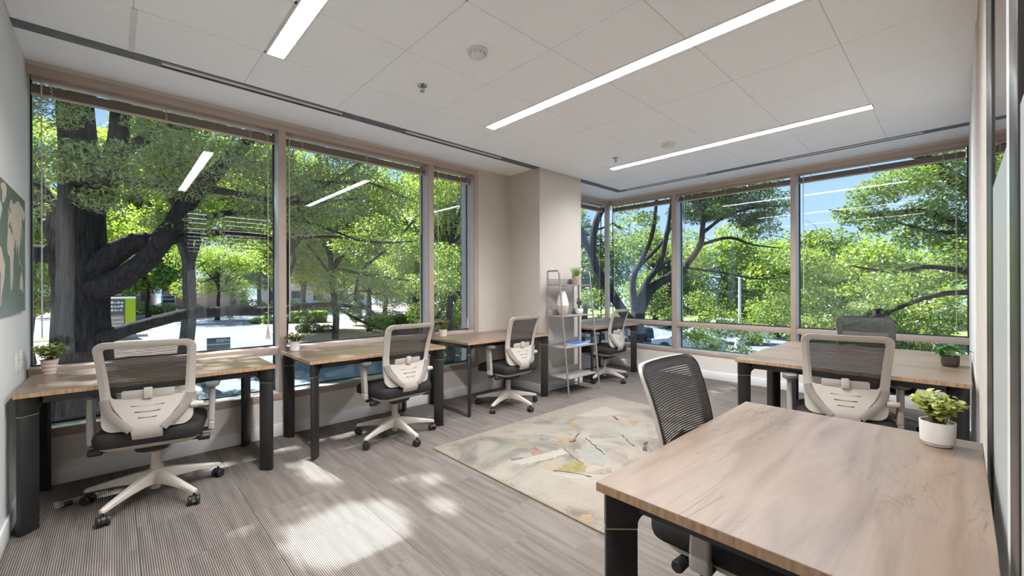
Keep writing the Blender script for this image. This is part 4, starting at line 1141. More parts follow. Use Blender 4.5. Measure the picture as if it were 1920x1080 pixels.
def kerb(pts):
    b = MB()
    P = [Vector((x, y, 0)) for x, y in pts]
    rings = []
    for i, p in enumerate(P):
        d = (P[min(i + 1, len(P) - 1)] - P[max(i - 1, 0)]).normalized(); n_ = Vector((-d.y, d.x, 0)) * 0.10
        rings.append([(p.x - n_.x, p.y - n_.y, GZ - 0.02), (p.x + n_.x, p.y + n_.y, GZ - 0.02), (p.x + n_.x, p.y + n_.y, GZ + 0.15), (p.x - n_.x, p.y - n_.y, GZ + 0.15)])
    b.loft(rings)
    return struct(b.build('ground_kerb', M['kerb'], bevel=0.02), 'concrete kerb')
bed1 = [(-6, 8.2), (1.6, 8.5), (3.2, 30), (3.9, 46), (3.0, 56), (1.8, 59), (-0.6, 53), (-9, 48), (-14, 30), (-12, 12)]
bed(bed1, 0.08, M['mulch'], 'mulch bed around the big trunk'); kerb(bed1[1:6])
bed2 = [(10.6, 33), (13.5, 28), (22, 25), (38, 30), (48, 45), (36, 56), (22, 57), (15.5, 60), (12.8, 57), (11, 46)]
bed(bed2, 0.08, M['mulch'], 'mulch bed with the hedge and shrubs'); kerb(bed2[6:] + bed2[:2])
bed3 = [(-60, 108), (5, 88), (17.0, 76), (30, 72), (60, 60), (80, 80), (40, 120), (-50, 150)]
bed(bed3, 0.10, M['mulch'], 'far mulch strip across the road'); kerb(bed3[0:5])
bed([(-14, 47), (-0.8, 52.5), (1.6, 57.5), (-2, 58), (-14, 52)], 0.12, M['lawn'], 'grass strip by the lime sign')
bed([(46, -30), (60, -40), (90, 40), (70, 60), (44, 40)], 0.12, M['lawn'], 'green verge beyond the car park')

# ---- fast meshes of many leaves
def leaf_cloud(name, C, L, W, mat, parent, rng, up=0.35):
    n = len(C)
    if n == 0: return None
    a = rng.uniform(0, 2 * PI, n); el = rng.normal(-0.25, 0.5, n); tw = rng.normal(0, 0.6, n)
    d = np.stack([np.cos(a) * np.cos(el), np.sin(a) * np.cos(el), np.sin(el)], 1)
    s = np.stack([-np.sin(a), np.cos(a), np.zeros(n)], 1); u = np.cross(d, s)
    s = s * np.cos(tw)[:, None] + u * np.sin(tw)[:, None]
    k = rng.uniform(0.7, 1.3, n)[:, None]
    V = np.stack([C - d * L / 2 * k, C + s * W / 2 * k - d * L * 0.05 * k, C + d * L / 2 * k, C - s * W / 2 * k - d * L * 0.05 * k], 1).reshape(-1, 3)
    me = bpy.data.meshes.new(name)
    me.vertices.add(4 * n); me.vertices.foreach_set('co', V.astype(np.float32).ravel())
    me.loops.add(4 * n); me.loops.foreach_set('vertex_index', np.arange(4 * n, dtype=np.int32))
    me.polygons.add(n); me.polygons.foreach_set('loop_start', np.arange(0, 4 * n, 4, dtype=np.int32))
    me.polygons.foreach_set('loop_total', np.full(n, 4, dtype=np.int32))
    me.materials.append(mat); me.update(); me.validate()
    o = bpy.data.objects.new(name, me); COL.objects.link(o); o.parent = parent; o['kind'] = 'stuff'
    return o
def blobs_pts(blobs, n, rng, shell=0.5):
    B = np.array([b[:3] for b in blobs], float); R = np.array([b[3] for b in blobs], float)
    Z = np.array([b[4] if len(b) > 4 else 0.65 for b in blobs])
    p = R ** 2; p /= p.sum()
    i = rng.choice(len(B), n, p=p)
    d = rng.normal(size=(n, 3)); d /= np.linalg.norm(d, axis=1)[:, None]
    r = rng.uniform(shell ** 3, 1, n) ** (1 / 3)
    q = d * (r * R[i])[:, None]; q[:, 2] *= Z[i]
    return B[i] + q
sv = np.array(SUNV)
LIT = [(0.93, 2.25, 0.34, 0.32), (1.03, 3.15, 0.10, 0.28), (1.56, 2.47, 0.10, 0.13), (1.42, 2.12, 0.09, 0.16), (0.15, 3.68, 0.34, 0.04), (0.62, 3.40, 0.22, 0.02), (0.80, 3.66, 0.12, 0.04), (2.35, 3.45, 0.16, 0.05), (2.6, 3.0, 0.10, 0.04)]
def sun_gap(C):
    """leaves whose shadow would fall on one of the sunlit floor patches are left out (gaps in the canopy)"""
    t = C[:, 2] / sv[2]
    x = C[:, 0] - sv[0] * t; y = C[:, 1] - sv[1] * t
    keep = np.ones(len(C), bool)
    for cx, cy, rx, ry in LIT:
        keep &= ((x - cx) / rx) ** 2 + ((y - cy) / ry) ** 2 > 1.0
    return C[keep]
def branch_path(p0, p1, sag, rng, n=7, wob=0.06):
    p0, p1 = np.array(p0, float), np.array(p1, float); L = np.linalg.norm(p1 - p0)
    P = []
    for t in np.linspace(0, 1, n):
        w_ = rng.normal(0, wob * L * 0.35, 3) * (0 if t in (0, 1) else 1)
        P.append(p0 + (p1 - p0) * t + np.array([0, 0, sag * L * math.sin(PI * t)]) + w_)
    return P
def tree(name, label, loc, h, r0, crown, n, L, W, mat, seed, bk='bark', squash=0.7, gap=False, group=None, shell=0.45):
    """crown = list of blobs relative to the tree foot"""
    rng = np.random.default_rng(seed)
    t = thing(name, label, 'tree', loc, 0, group)
    tr = MB()
    top = np.array([rng.uniform(-0.3, 0.3), rng.uniform(-0.3, 0.3), h])
    P = branch_path((0, 0, -0.2), top, 0, rng, 8, 0.03)
    tr.tube(P, [r0 * (1.45 if k == 0 else 1 - 0.06 * k) for k in range(8)], 12)
    tr.build('trunk', M[bk], t)
    br = MB()
    for b in crown:
        s0 = P[4 + int(rng.integers(0, 4))]
        Q = branch_path(s0, b[:3], 0.06, rng, 6, 0.1)
        rr = r0 * 0.42
        br.tube(Q, [rr * (1 - 0.15 * k) for k in range(6)], 7)
        for k in range(2):
            e = np.array(b[:3]) + rng.normal(0, 1, 3) * b[3] * 0.6
            br.tube(branch_path(Q[3], e, 0.04, rng, 5, 0.1), [rr * 0.4 * (1 - 0.18 * q) for q in range(5)], 5)
    o = br.build('branches', M[bk], t); o['kind'] = 'stuff'
    C = blobs_pts(crown, n, rng, shell)
    if gap: C = sun_gap(C + np.array(loc)) - np.array(loc)
    leaf_cloud('foliage', C, L, W, mat, t, rng)
    return t
def crown_blobs(rng, c, R, hh, n, rmin, rmax, sq=0.7):
    out = []
    for k in range(n):
        a = rng.uniform(0, 2 * PI); q = math.sqrt(rng.uniform(0, 1)) * R; z = rng.uniform(-1, 1)
        out.append((c[0] + q * math.cos(a) * math.sqrt(max(0.1, 1 - 0.6 * z * z)), c[1] + q * math.sin(a) * math.sqrt(max(0.1, 1 - 0.6 * z * z)), c[2] + z * hh, rng.uniform(rmin, rmax), sq))
    return out
def gen_tree(label, x, y, h, r0, R, hh, n, mat, seed, nb=16, L=0.20, W=0.10, rb=(0.28, 0.42), gap=False, name='background_tree', bk='bark', group=None, cz=None, sq=0.7):
    rng = np.random.default_rng(seed)
    cr = crown_blobs(rng, (0, 0, h if cz is None else cz), R * 0.75, hh * 0.8, nb, R * rb[0], R * rb[1], sq)
    return tree(name, label, (x, y, GZ), h, r0, cr, n, L, W, M[mat], seed, bk, gap=gap, group=group)

# ---- the big oak by the first window
rng = np.random.default_rng(5)
oak = thing('oak_tree', 'massive dark twin-trunked tree filling the left of the first window', 'tree', (-0.5, 10.8, GZ))
def rel(pts, o=(-0.5, 10.8, GZ)): return [tuple(np.array(p) - np.array(o)) for p in pts]
def limb(parent, name, pts, rads, mat='bark', n=12, o=(-0.5, 10.8, GZ)):
    P = []; Rr = []
    pts = rel(pts, o)
    ts = list(range(len(pts)))
    for t in np.linspace(0, len(pts) - 1, (len(pts) - 1) * 4 + 1):
        P.append(tuple(cat_rom(ts, [p[k] for p in pts], t) if 0 < t < len(pts) - 1 else pts[int(t)][k] for k in range(3)))
        Rr.append(cat_rom(ts, rads, t) if 0 < t < len(pts) - 1 else rads[int(t)])
    m = MB(); m.tube(P, Rr, n)
    # bark irregularity
    rr = np.random.default_rng(len(pts) * 7 + int(rads[0] * 100))
    V = np.array(m.v); V += rr.normal(0, 0.02 * rads[0], V.shape); m.v = [tuple(v) for v in V]
    return m.build(name, M[mat], parent)
limb(oak, 'trunk', [(-0.36, 10.63, -3.1), (-0.34, 10.62, -2.2), (-0.34, 10.62, -0.5), (-0.36, 10.63, 1.2), (-0.40, 10.67, 2.6), (-0.46, 10.72, 4.4), (-0.5, 10.8, 7.5), (-0.6, 10.9, 11)], [0.70, 0.47, 0.37, 0.315, 0.305, 0.25, 0.19, 0.11], n=20)
limb(oak, 'trunk', [(-0.70, 11.02, -3.1), (-0.66, 11.02, -1.5), (-0.60, 10.98, 0.2), (-0.61, 11.0, 1.4), (-0.72, 11.1, 2.4), (-1.15, 11.3, 3.4), (-1.7, 11.5, 5.0), (-2.4, 11.8, 7.0)], [0.50, 0.30, 0.235, 0.20, 0.19, 0.16, 0.13, 0.09], n=18)
limb(oak, 'branch', [(-0.25, 10.5, 1.30), (0.10, 10.2, 1.48), (0.45, 9.9, 1.85), (0.72, 9.65, 2.35), (1.0, 9.4, 2.9), (1.5, 8.95, 3.6), (2.2, 8.6, 4.5)], [0.24, 0.19, 0.165, 0.15, 0.135, 0.11, 0.07])
limb(oak, 'branch', [(-0.22, 10.5, 1.65), (0.12, 10.2, 2.02), (0.45, 9.95, 2.17), (0.75, 9.8, 2.18), (1.5, 9.4, 2.35), (2.6, 9.0, 2.2)], [0.22, 0.18, 0.14, 0.09, 0.06, 0.03])
limb(oak, 'branch', [(-0.25, 10.5, 0.40), (0.05, 10.25, 0.52), (0.35, 10.0, 0.64), (0.91, 9.45, 0.84), (1.49, 8.9, 0.90), (2.05, 8.4, 0.91), (2.8, 8.0, 1.0), (3.6, 7.8, 0.9)], [0.15, 0.12, 0.105, 0.095, 0.085, 0.07, 0.045, 0.02])
limb(oak, 'branch', [(-0.38, 10.65, 2.5), (-0.10, 10.4, 3.15), (0.06, 10.25, 3.9), (0.12, 10.2, 4.6), (0.4, 10.2, 6.0)], [0.22, 0.18, 0.15, 0.13, 0.09])
limb(oak, 'branch', [(0.0, 10.3, 3.6), (0.6, 9.8, 4.1), (1.3, 9.3, 4.3), (2.2, 8.8, 4.45), (3.2, 8.3, 4.3)], [0.10, 0.085, 0.07, 0.05, 0.03])
limb(oak, 'branch', [(-0.40, 10.5, 3.4), (0.5, 9.7, 3.1), (1.4, 9.1, 3.05), (2.4, 8.6, 2.9), (3.6, 8.3, 3.1)], [0.09, 0.075, 0.06, 0.045, 0.02])
limb(oak, 'branch', [(-0.8, 11.0, 1.9), (-1.4, 10.9, 2.0), (-2.2, 10.6, 2.3), (-3.2, 10.4, 2.9)], [0.16, 0.12, 0.09, 0.05])
limb(oak, 'branch', [(-0.45, 10.7, 5.2), (0.8, 9.8, 6.2), (2.4, 9.2, 7.0), (4.2, 9.0, 7.4)], [0.16, 0.13, 0.09, 0.04])
limb(oak, 'branch', [(-0.45, 10.7, 4.8), (1.2, 10.6, 5.6), (3.2, 10.8, 6.0), (5.2, 10.6, 6.2)], [0.14, 0.11, 0.08, 0.03])
limb(oak, 'branch', [(0.7, 9.6, 2.35), (1.6, 9.2, 2.7), (2.6, 8.9, 2.65), (3.8, 8.7, 2.3)], [0.07, 0.055, 0.04, 0.015])
low = [(-0.75, 9.3, 3.15, 0.45), (-0.35, 9.2, 3.25, 0.50), (0.15, 9.0, 3.35, 0.45), (-1.2, 9.7, 2.6, 0.55), (-1.5, 10.0, 3.5, 0.7), (-0.15, 9.3, 2.72, 0.35), (0.35, 9.0, 2.95, 0.40),
       (0.9, 8.9, 3.7, 0.55), (1.4, 8.7, 3.5, 0.55), (1.9, 8.5, 3.6, 0.6), (2.4, 8.4, 3.3, 0.55), (1.0, 9.2, 3.05, 0.4), (1.9, 8.6, 2.75, 0.45), (2.5, 8.4, 2.55, 0.5), (3.1, 8.2, 2.9, 0.6), (3.3, 8.1, 3.7, 0.6),
       (0.55, 9.5, 4.15, 0.5), (1.5, 8.9, 4.3, 0.6), (2.6, 8.5, 4.3, 0.6), (3.6, 8.2, 4.2, 0.6), (0.6, 9.7, 2.45, 0.3), (-0.7, 9.6, 4.1, 0.5), (-1.3, 9.9, 4.4, 0.6), (1.2, 9.0, 2.45, 0.35)]
C = sun_gap(blobs_pts(low, 30000, rng, 0.15))
leaf_cloud('foliage', C - np.array([-0.5, 10.8, GZ]), 0.088, 0.022, M['leaf_grey'], oak, rng)
C = sun_gap(blobs_pts([(2.1, 8.3, 0.80, 0.22), (2.5, 8.1, 0.85, 0.25), (2.9, 8.0, 0.95, 0.3), (3.3, 7.9, 1.0, 0.35), (1.55, 8.8, 0.80, 0.12)], 420, rng, 0.1))
leaf_cloud('foliage', C - np.array([-0.5, 10.8, GZ]), 0.10, 0.032, M['leaf_dark'], oak, rng)
shade_crown = [(float(x), float(y), float(z), float(r), 0.5) for x, y, z, r in zip(rng.uniform(-3.5, 7.5, 60), rng.uniform(7.0, 14, 60), rng.uniform(5.6, 9.2, 60), rng.uniform(0.9, 1.6, 60))]  # unseen upper crown, added thick to keep sun off the rest of the floor
C = sun_gap(blobs_pts(shade_crown, 62000, rng, 0.1))
leaf_cloud('foliage', C - np.array([-0.5, 10.8, GZ]), 0.17, 0.085, M['leaf_mid'], oak, rng)

# ---- trees behind the left windows
gen_tree('straight grey-trunked tree standing right of the big oak', 2.4, 25.2, 9.0, 0.33, 4.2, 3.0, 26000, 'leaf_bright', 31, 20, 0.20, 0.085, bk='bark_pale', name='street_tree', cz=9.6)
gen_tree('slim dark tree across the road, left of the grey trunk', 3.9, 84, 8.0, 0.30, 6.5, 3.6, 12000, 'leaf_bright', 32, 18, 0.55, 0.26, name='street_tree', cz=7.6)
gen_tree('pale-trunked tree rising from the clipped hedge', 14.15, 46, 8, 0.34, 6.0, 4.2, 26000, 'leaf_bright', 33, 24, 0.30, 0.13, bk='bark_pale', name='street_tree', cz=8.4)
gen_tree('second pale-trunked tree beyond the hedge', 29.3, 63.8, 8, 0.45, 8, 5.5, 20000, 'leaf_bright', 34, 24, 0.5, 0.22, bk='bark_pale', name='street_tree', cz=10)
specs = [  # x, y, h, R, hh, n, mat, L, W, cz
 (-7.5, 24, 8, 5, 4.0, 14000, 'leaf_bright', 0.24, 0.11, 6.5, 'leafy tree left of the big oak'),
 (-3.5, 36, 9, 6.5, 5.0, 16000, 'leaf_bright', 0.32, 0.15, 9.5, 'bright tree seen behind the twin trunk'),
 (8.9, 34, 10, 5.5, 4.5, 20000, 'leaf_mid', 0.28, 0.13, 11.0, 'mid green tree high behind the first mullion'),
 (10.2, 27, 9, 4.6, 3.6, 22000, 'leaf_mid', 0.22, 0.10, 9.8, 'leafy tree high in the second window'),
 (18.0, 30.5, 10, 5.2, 5.2, 26000, 'leaf_bright', 0.24, 0.11, 10.4, 'bright tree in the right half of the second window'),
 (15.5, 22, 7, 3.2, 3.2, 16000, 'leaf_bright', 0.17, 0.08, 3.6, 'bright young tree low in the narrow window'),
 (13.6, 19.5, 9.5, 3.2, 2.0, 15000, 'leaf_bright', 0.16, 0.075, 9.4, 'leafy crown in the top of the narrow window'),
 (4.0, 106, 19, 14, 11.0, 16000, 'leaf_bright', 0.8, 0.38, 21, 'tall tree far behind the grey trunk'),
 (23.0, 104, 19, 14, 11.0, 16000, 'leaf_mid', 0.8, 0.38, 20, 'tall dark tree far behind the hedge'),
 (25, 50, 10, 8, 5.5, 18000, 'leaf_bright', 0.42, 0.2, 9.0, 'broad bright tree beyond the hedge end'),
 (38, 62, 12, 10, 7.0, 16000, 'leaf_mid', 0.55, 0.26, 10.5, 'broad tree far behind the narrow window'),
 (-14, 55, 11, 9, 6.5, 10000, 'leaf_mid', 0.5, 0.24, 11, 'far tree at the left window edge'),
 (5.15, 19, 8, 3.4, 1.8, 16000, 'leaf_mid', 0.16, 0.07, 8.0, 'spreading crown over the road in the first window'),
 (20.5, 86, 9, 6.5, 4.4, 14000, 'leaf_bright', 0.36, 0.17, 8.4, 'bright low tree across the road left of the first mullion'),
 (18.3, 40, 7, 5.2, 3.4, 22000, 'leaf_bright', 0.22, 0.10, 5.6, 'hazy olive tree behind the clipped hedge'),
 (24.5, 42, 7, 5.0, 3.6, 20000, 'leaf_bright', 0.22, 0.10, 5.4, 'bright tree behind the tall clipped shrub'),
 (10.4, 70, 7, 6.0, 3.6, 14000, 'leaf_bright', 0.32, 0.15, 6.6, 'bright low-crowned tree at the road edge before the pinkish building'),
 (20.5, 28.5, 6, 3.6, 3.2, 16000, 'leaf_bright', 0.19, 0.09, 5.0, 'bright tree filling the lower narrow window'),
 (-5.2, 31, 7, 4.5, 3.5, 14000, 'leaf_bright', 0.24, 0.11, 6.0, 'bright tree glimpsed between the oak stems'),
 (27.0, 30.0, 7, 5.0, 3.6, 16000, 'leaf_mid', 0.26, 0.12, 5.2, 'tree seen through the gap beside the column'),
 (20.5, 15.5, 8, 4.2, 3.4, 18000, 'leaf_mid', 0.19, 0.09, 6.6, 'leafy tree outside the room corner'),
]
for k, (x, y, h, R, hh, n, mt, L, W, cz, lab) in enumerate(specs):
    gen_tree(lab, x, y, h, 0.12 + R * 0.022, R, hh, n, mt, 50 + k, 20, L, W, cz=cz)
# long thin bough across the second window
th = thing('slender_tree', 'slender leaning tree with thin boughs across the second window', 'tree', (8.2, 14.5, GZ))
o_ = (8.2, 14.5, GZ)
limb(th, 'trunk', [(8.6, 14.2, -3), (8.3, 14.5, -1.0), (6.6, 15.6, 0.9)], [0.10, 0.09, 0.08], 'bark', 8, o_)
limb(th, 'branch', [(6.0, 13.4, 2.0), (6.9, 13.0, 2.9), (7.8, 12.4, 4.2), (8.5, 12.0, 5.4)], [0.05, 0.042, 0.03, 0.015], 'bark', 8, o_)
limb(th, 'branch', [(6.6, 15.6, 0.9), (6.2, 14.4, 1.6), (6.0, 13.4, 2.0)], [0.075, 0.06, 0.05], 'bark', 8, o_)
limb(th, 'branch', [(3.4, 11.6, 2.6), (4.6, 12.0, 2.75), (6.2, 12.6, 2.75), (7.9, 12.6, 2.95)], [0.05, 0.05, 0.04, 0.02], 'bark', 8, o_)
limb(th, 'branch', [(3.0, 12.4, 4.3), (4.0, 11.8, 4.15), (5.4, 11.6, 4.3), (7.0, 11.8, 4.0)], [0.06, 0.055, 0.045, 0.02], 'bark', 8, o_)
limb(th, 'branch', [(3.2, 12.2, 3.6), (4.2, 11.7, 4.1), (5.0, 11.4, 4.8)], [0.06, 0.055, 0.04], 'bark', 8, o_)
limb(th, 'branch', [(5.2, 13.6, 1.9), (6.6, 13.6, 1.7), (8.2, 13.6, 1.55), (9.8, 13.8, 1.5)], [0.05, 0.045, 0.035, 0.015], 'bark', 8, o_)
limb(th, 'branch', [(4.6, 12.6, 0.9), (5.4, 12.6, 0.35), (6.6, 12.8, -0.15), (7.6, 12.9, -0.55)], [0.05, 0.04, 0.03, 0.012], 'bark', 8, o_)
rng = np.random.default_rng(77)
bl = [(4.0, 11.8, 4.3, 0.6), (5.2, 11.6, 4.3, 0.7), (6.4, 11.7, 4.1, 0.7), (7.4, 12.0, 3.9, 0.7), (8.2, 12.2, 4.7, 0.8), (6.0, 12.6, 3.2, 0.7), (7.2, 12.7, 2.7, 0.8), (5.0, 12.2, 2.6, 0.6), (8.8, 13.0, 2.4, 0.9), (6.4, 13.4, 1.7, 0.7), (8.0, 13.6, 1.4, 0.7), (5.0, 13.2, 1.5, 0.6), (9.2, 13.6, 1.5, 0.8), (7.6, 12.9, -0.4, 0.4), (6.2, 12.8, 0.2, 0.5)]
C = sun_gap(blobs_pts(bl, 17000, rng, 0.1))
leaf_cloud('foliage', C - np.array(o_), 0.11, 0.042, M['leaf_mid'], th, rng)

# ---- trees in front of the far windows
mt = thing('spreading_tree', 'multi-stemmed tree with crossing limbs outside the far corner windows', 'tree', (11.6, 6.9, GZ))
o2 = (11.6, 6.9, GZ)
def ml(name, pts, r): return limb(mt, name, pts, r, 'bark', 10, o2)
ml('trunk', [(11.5, 6.95, -3.1), (11.55, 6.9, -1.2), (11.75, 6.8, 0.55)], [0.36, 0.27, 0.22])
ml('branch', [(11.75, 6.8, 0.55), (12.0, 6.55, 1.2), (12.32, 6.25, 1.53), (12.8, 5.8, 1.98), (13.12, 5.49, 2.59), (13.19, 5.43, 3.13), (13.28, 5.35, 4.3), (13.4, 5.2, 6)], [0.20, 0.155, 0.125, 0.105, 0.09, 0.075, 0.05, 0.02])
ml('branch', [(13.12, 5.49, 2.6), (13.78, 4.88, 2.82), (14.32, 4.37, 2.6), (15.0, 3.8, 2.5)], [0.055, 0.045, 0.03, 0.015])
ml('branch', [(13.17, 5.45, 2.95), (13.7, 4.9, 3.5), (14.4, 4.2, 3.75), (15.4, 3.4, 3.8)], [0.06, 0.045, 0.035, 0.015])
ml('branch', [(13.2, 5.4, 3.3), (13.6, 4.7, 4.1), (14.2, 3.9, 4.6)], [0.05, 0.04, 0.02])
ml('branch', [(12.7, 5.85, 1.9), (13.5, 5.0, 1.75), (14.3, 4.3, 1.55), (15.0, 3.6, 1.6)], [0.04, 0.035, 0.025, 0.01])
ml('branch', [(11.7, 6.82, 0.4), (11.9, 6.64, 1.4), (12.2, 6.36, 1.95), (12.35, 6.22, 2.7), (12.5, 6.1, 3.8), (12.6, 6.0, 5.2)], [0.15, 0.10, 0.085, 0.07, 0.05, 0.03])
ml('branch', [(11.68, 6.85, 0.3), (11.62, 6.9, 1.5), (11.85, 6.7, 2.2), (12.1, 6.48, 3.1), (12.2, 6.4, 4.4)], [0.12, 0.09, 0.075, 0.06, 0.03])
ml('branch', [(11.55, 6.95, 0.2), (11.0, 7.4, 1.3), (10.7, 7.75, 2.3), (10.9, 7.6, 3.6), (11.5, 7.0, 4.4), (12.2, 6.4, 4.8)], [0.16, 0.14, 0.12, 0.10, 0.08, 0.05])
ml('branch', [(10.7, 7.75, 2.2), (10.2, 8.0, 3.4), (9.9, 8.2, 4.8)], [0.09, 0.08, 0.05])
ml('branch', [(11.75, 6.8, 1.9), (12.6, 6.3, 2.9), (13.0, 6.1, 4.0)], [0.06, 0.05, 0.03])
rng = np.random.default_rng(91)
bl = [(12.3, 6.3, 4.4, 0.7), (11.4, 7.0, 4.0, 0.7), (12.7, 5.9, 4.5, 0.6), (11.9, 6.6, 3.4, 0.4), (13.3, 5.2, 4.5, 0.7), (14.0, 4.4, 4.4, 0.8), (14.6, 3.9, 3.8, 0.7), (14.6, 4.3, 4.6, 0.7), (14.4, 4.2, 3.1, 0.6), (14.0, 4.6, 2.3, 0.5), (13.2, 5.4, 2.2, 0.3),
      (12.6, 5.6, 0.0, 0.5), (13.0, 5.2, -0.3, 0.6), (12.3, 6.0, 0.5, 0.4), (13.6, 4.9, 0.2, 0.7), (14.2, 4.3, -0.1, 0.6), (13.8, 4.6, -0.65, 0.4), (12.9, 5.5, -0.75, 0.35), (14.6, 3.9, 0.5, 0.7), (11.0, 7.6, 0.2, 0.5), (10.6, 7.8, 1.0, 0.5), (13.1, 5.5, 0.9, 0.5), (15.2, 3.6, 1.2, 0.8), (14.9, 3.7, 0.3, 0.4)]
leaf_cloud('foliage', blobs_pts(bl, 20000, rng, 0.1) - np.array(o2), 0.105, 0.04, M['leaf_mid'], mt, rng)
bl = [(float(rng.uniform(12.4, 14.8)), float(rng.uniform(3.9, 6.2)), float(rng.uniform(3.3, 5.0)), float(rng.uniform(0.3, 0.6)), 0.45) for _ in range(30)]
leaf_cloud('foliage', blobs_pts(bl, 15000, rng, 0.1) - np.array(o2), 0.105, 0.038, M['leaf_dark'], mt, rng)  # dark leaf colour stands in for backlit silhouettes against the sky
rt = thing('overhanging_tree', 'tree at the right window edge whose boughs hang in from the right', 'tree', (19.6, -1.6, GZ))
o3 = (19.6, -1.6, GZ)
def rl(name, pts, r): return limb(rt, name, pts, r, 'bark', 10, o3)
rl('trunk', [(19.6, -1.6, -3.1), (19.7, -1.7, 0.5), (19.4, -1.2, 2.6), (18.9, -0.4, 4.0), (18.1, 0.75, 5.2), (17.4, 1.6, 6.6)], [0.42, 0.34, 0.28, 0.22, 0.17, 0.08])
rl('branch', [(19.5, -1.3, 2.4), (18.6, 0.2, 3.3), (17.9, 0.9, 3.6), (17.0, 1.9, 3.5), (16.2, 2.8, 3.7)], [0.16, 0.12, 0.10, 0.06, 0.02])
rl('branch', [(19.6, -1.6, 1.3), (18.4, 0.5, 1.9), (17.5, 1.4, 1.75), (16.6, 2.3, 1.95)], [0.11, 0.08, 0.06, 0.02])
rl('branch', [(19.6, -1.6, 0.9), (18.2, 0.3, 1.1), (16.9, 1.9, 0.3), (16.2, 2.7, 0.0)], [0.11, 0.08, 0.05, 0.015])
rl('branch', [(19.2, -1.0, 3.1), (18.0, 0.3, 2.9), (16.8, 1.3, 3.2)], [0.09, 0.06, 0.02])
rng = np.random.default_rng(93)
bl = [(18.2, 0.5, 4.6, 0.9), (17.4, 1.2, 4.5, 0.8), (16.8, 1.8, 4.1, 0.7), (18.6, 0.0, 3.9, 0.8), (17.8, 0.8, 3.5, 0.7), (17.0, 1.7, 3.3, 0.6), (16.4, 2.3, 3.5, 0.5), (18.6, 0.1, 3.0, 0.8), (17.6, 0.9, 2.8, 0.6), (18.8, -0.3, 2.3, 0.8), (18.3, 0.2, 5.4, 0.9)]
leaf_cloud('foliage', blobs_pts(bl, 15000, rng, 0.1) - np.array(o3), 0.12, 0.05, M['leaf_mid'], rt, rng)
bl = [(float(rng.uniform(16.0, 21.5)), float(rng.uniform(-1.0, 4.2)), float(rng.uniform(-1.2, 2.6)), float(rng.uniform(0.35, 0.85)), 0.5) for _ in range(34)]
leaf_cloud('foliage', blobs_pts(bl, 20000, rng, 0.1) - np.array(o3), 0.115, 0.048, M['leaf_mid'], rt, rng)
bl = [(x + 0.3, y - 0.2, z + 0.15, r, 0.5) for x, y, z, r, q in bl[:17]]
leaf_cloud('foliage', blobs_pts(bl, 7000, rng, 0.1) - np.array(o3), 0.115, 0.045, M['leaf_grey'], rt, rng)
bl = [(x + 0.6, y + 0.1, z - 0.1, r * 1.2, 0.5) for x, y, z, r, q in bl]
leaf_cloud('foliage', blobs_pts(bl, 14000, rng, 0.1) - np.array(o3), 0.115, 0.045, M['leaf_dark'], rt, rng)  # darker leaves put the canopy shade into the colour
specs = [
 (43, 11.0, 6, 5.0, 3.4, 16000, 'leaf_bright', 0.32, 0.15, 4.6, 'bright tree behind the lamp post in the car park'),
 (45, 15, 8, 6.5, 4.8, 16000, 'leaf_bright', 0.38, 0.18, 5.6, 'broad tree behind the car park, left part'),
 (47, 25, 8, 6.5, 4.8, 14000, 'leaf_mid', 0.38, 0.18, 5.8, 'broad dark tree beyond the corner window'),
 (44, 4.5, 6, 5.6, 3.6, 16000, 'leaf_bright', 0.34, 0.16, 4.2, 'broad bright tree behind the car park, right part'),
 (50, -4, 7, 7, 4.0, 14000, 'leaf_bright', 0.40, 0.19, 5.0, 'bright tree far at the right window edge'),
 (43, 21, 7, 4.8, 3.8, 14000, 'leaf_mid', 0.28, 0.13, 5.4, 'mid green tree over the dark car'),
 (58, 9, 8, 8, 4.5, 12000, 'leaf_mid', 0.45, 0.22, 5.8, 'far tree closing the car park view'),
 (30, 24, 7, 4.6, 3.8, 14000, 'leaf_dark', 0.24, 0.11, 6.4, 'dark tree left of the car park'),
]
for k, (x, y, h, R, hh, n, mt_, L, W, cz, lab) in enumerate(specs):
    gen_tree(lab, x, y, h, 0.14 + R * 0.03, R, hh, n, mt_, 150 + k, 20, L, W, cz=cz)

# ---- hedges and shrubs
def shrub(label, loc, blobs, n, L, W, mat, seed, name='shrub', cat='shrub', shell=0.6):
    rng = np.random.default_rng(seed)
    t = thing(name, label, cat, loc)
    s = MB()
    for b in blobs: s.tube([(b[0] * 0.4, b[1] * 0.4, 0), (b[0] * 0.8, b[1] * 0.8, b[2] * 0.6), b[:3]], [0.03, 0.02, 0.01], 5)
    s.build('stems', M['bark'], t)['kind'] = 'stuff'
    leaf_cloud('foliage', blobs_pts(blobs, n, rng, shell), L, W, M[mat], t, rng)
hb = MB()
hg = thing('clipped_hedge', 'low clipped hedge around the pale trunk, bright on top', 'hedge', (16.5, 56.5, GZ), math.atan2(-2.7, 5.0))
rng = np.random.default_rng(3)
P = rng.uniform(-1, 1, (9000, 3)); P[:, 0] *= 3.6; P[:, 1] *= 0.8; P[:, 2] = (P[:, 2] + 1) * 0.72
f = rng.integers(0, 3, 9000); P[f == 0, 2] = 1.44 + rng.normal(0, 0.04, (f == 0).sum()); P[f == 1, 1] = -0.8 + rng.normal(0, 0.05, (f == 1).sum())
leaf_cloud('foliage', P, 0.16, 0.09, M['leaf_bright'], hg, rng)
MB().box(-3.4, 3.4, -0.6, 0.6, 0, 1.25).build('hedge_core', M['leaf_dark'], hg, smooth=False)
shrub('tall clipped dark shrub right of the hedge', (20.2, 47.5, GZ), [(0, 0, 1.2, 0.75, 1.1), (0.1, 0, 2.2, 0.7, 1.0)], 4200, 0.16, 0.08, 'leaf_mid', 41)
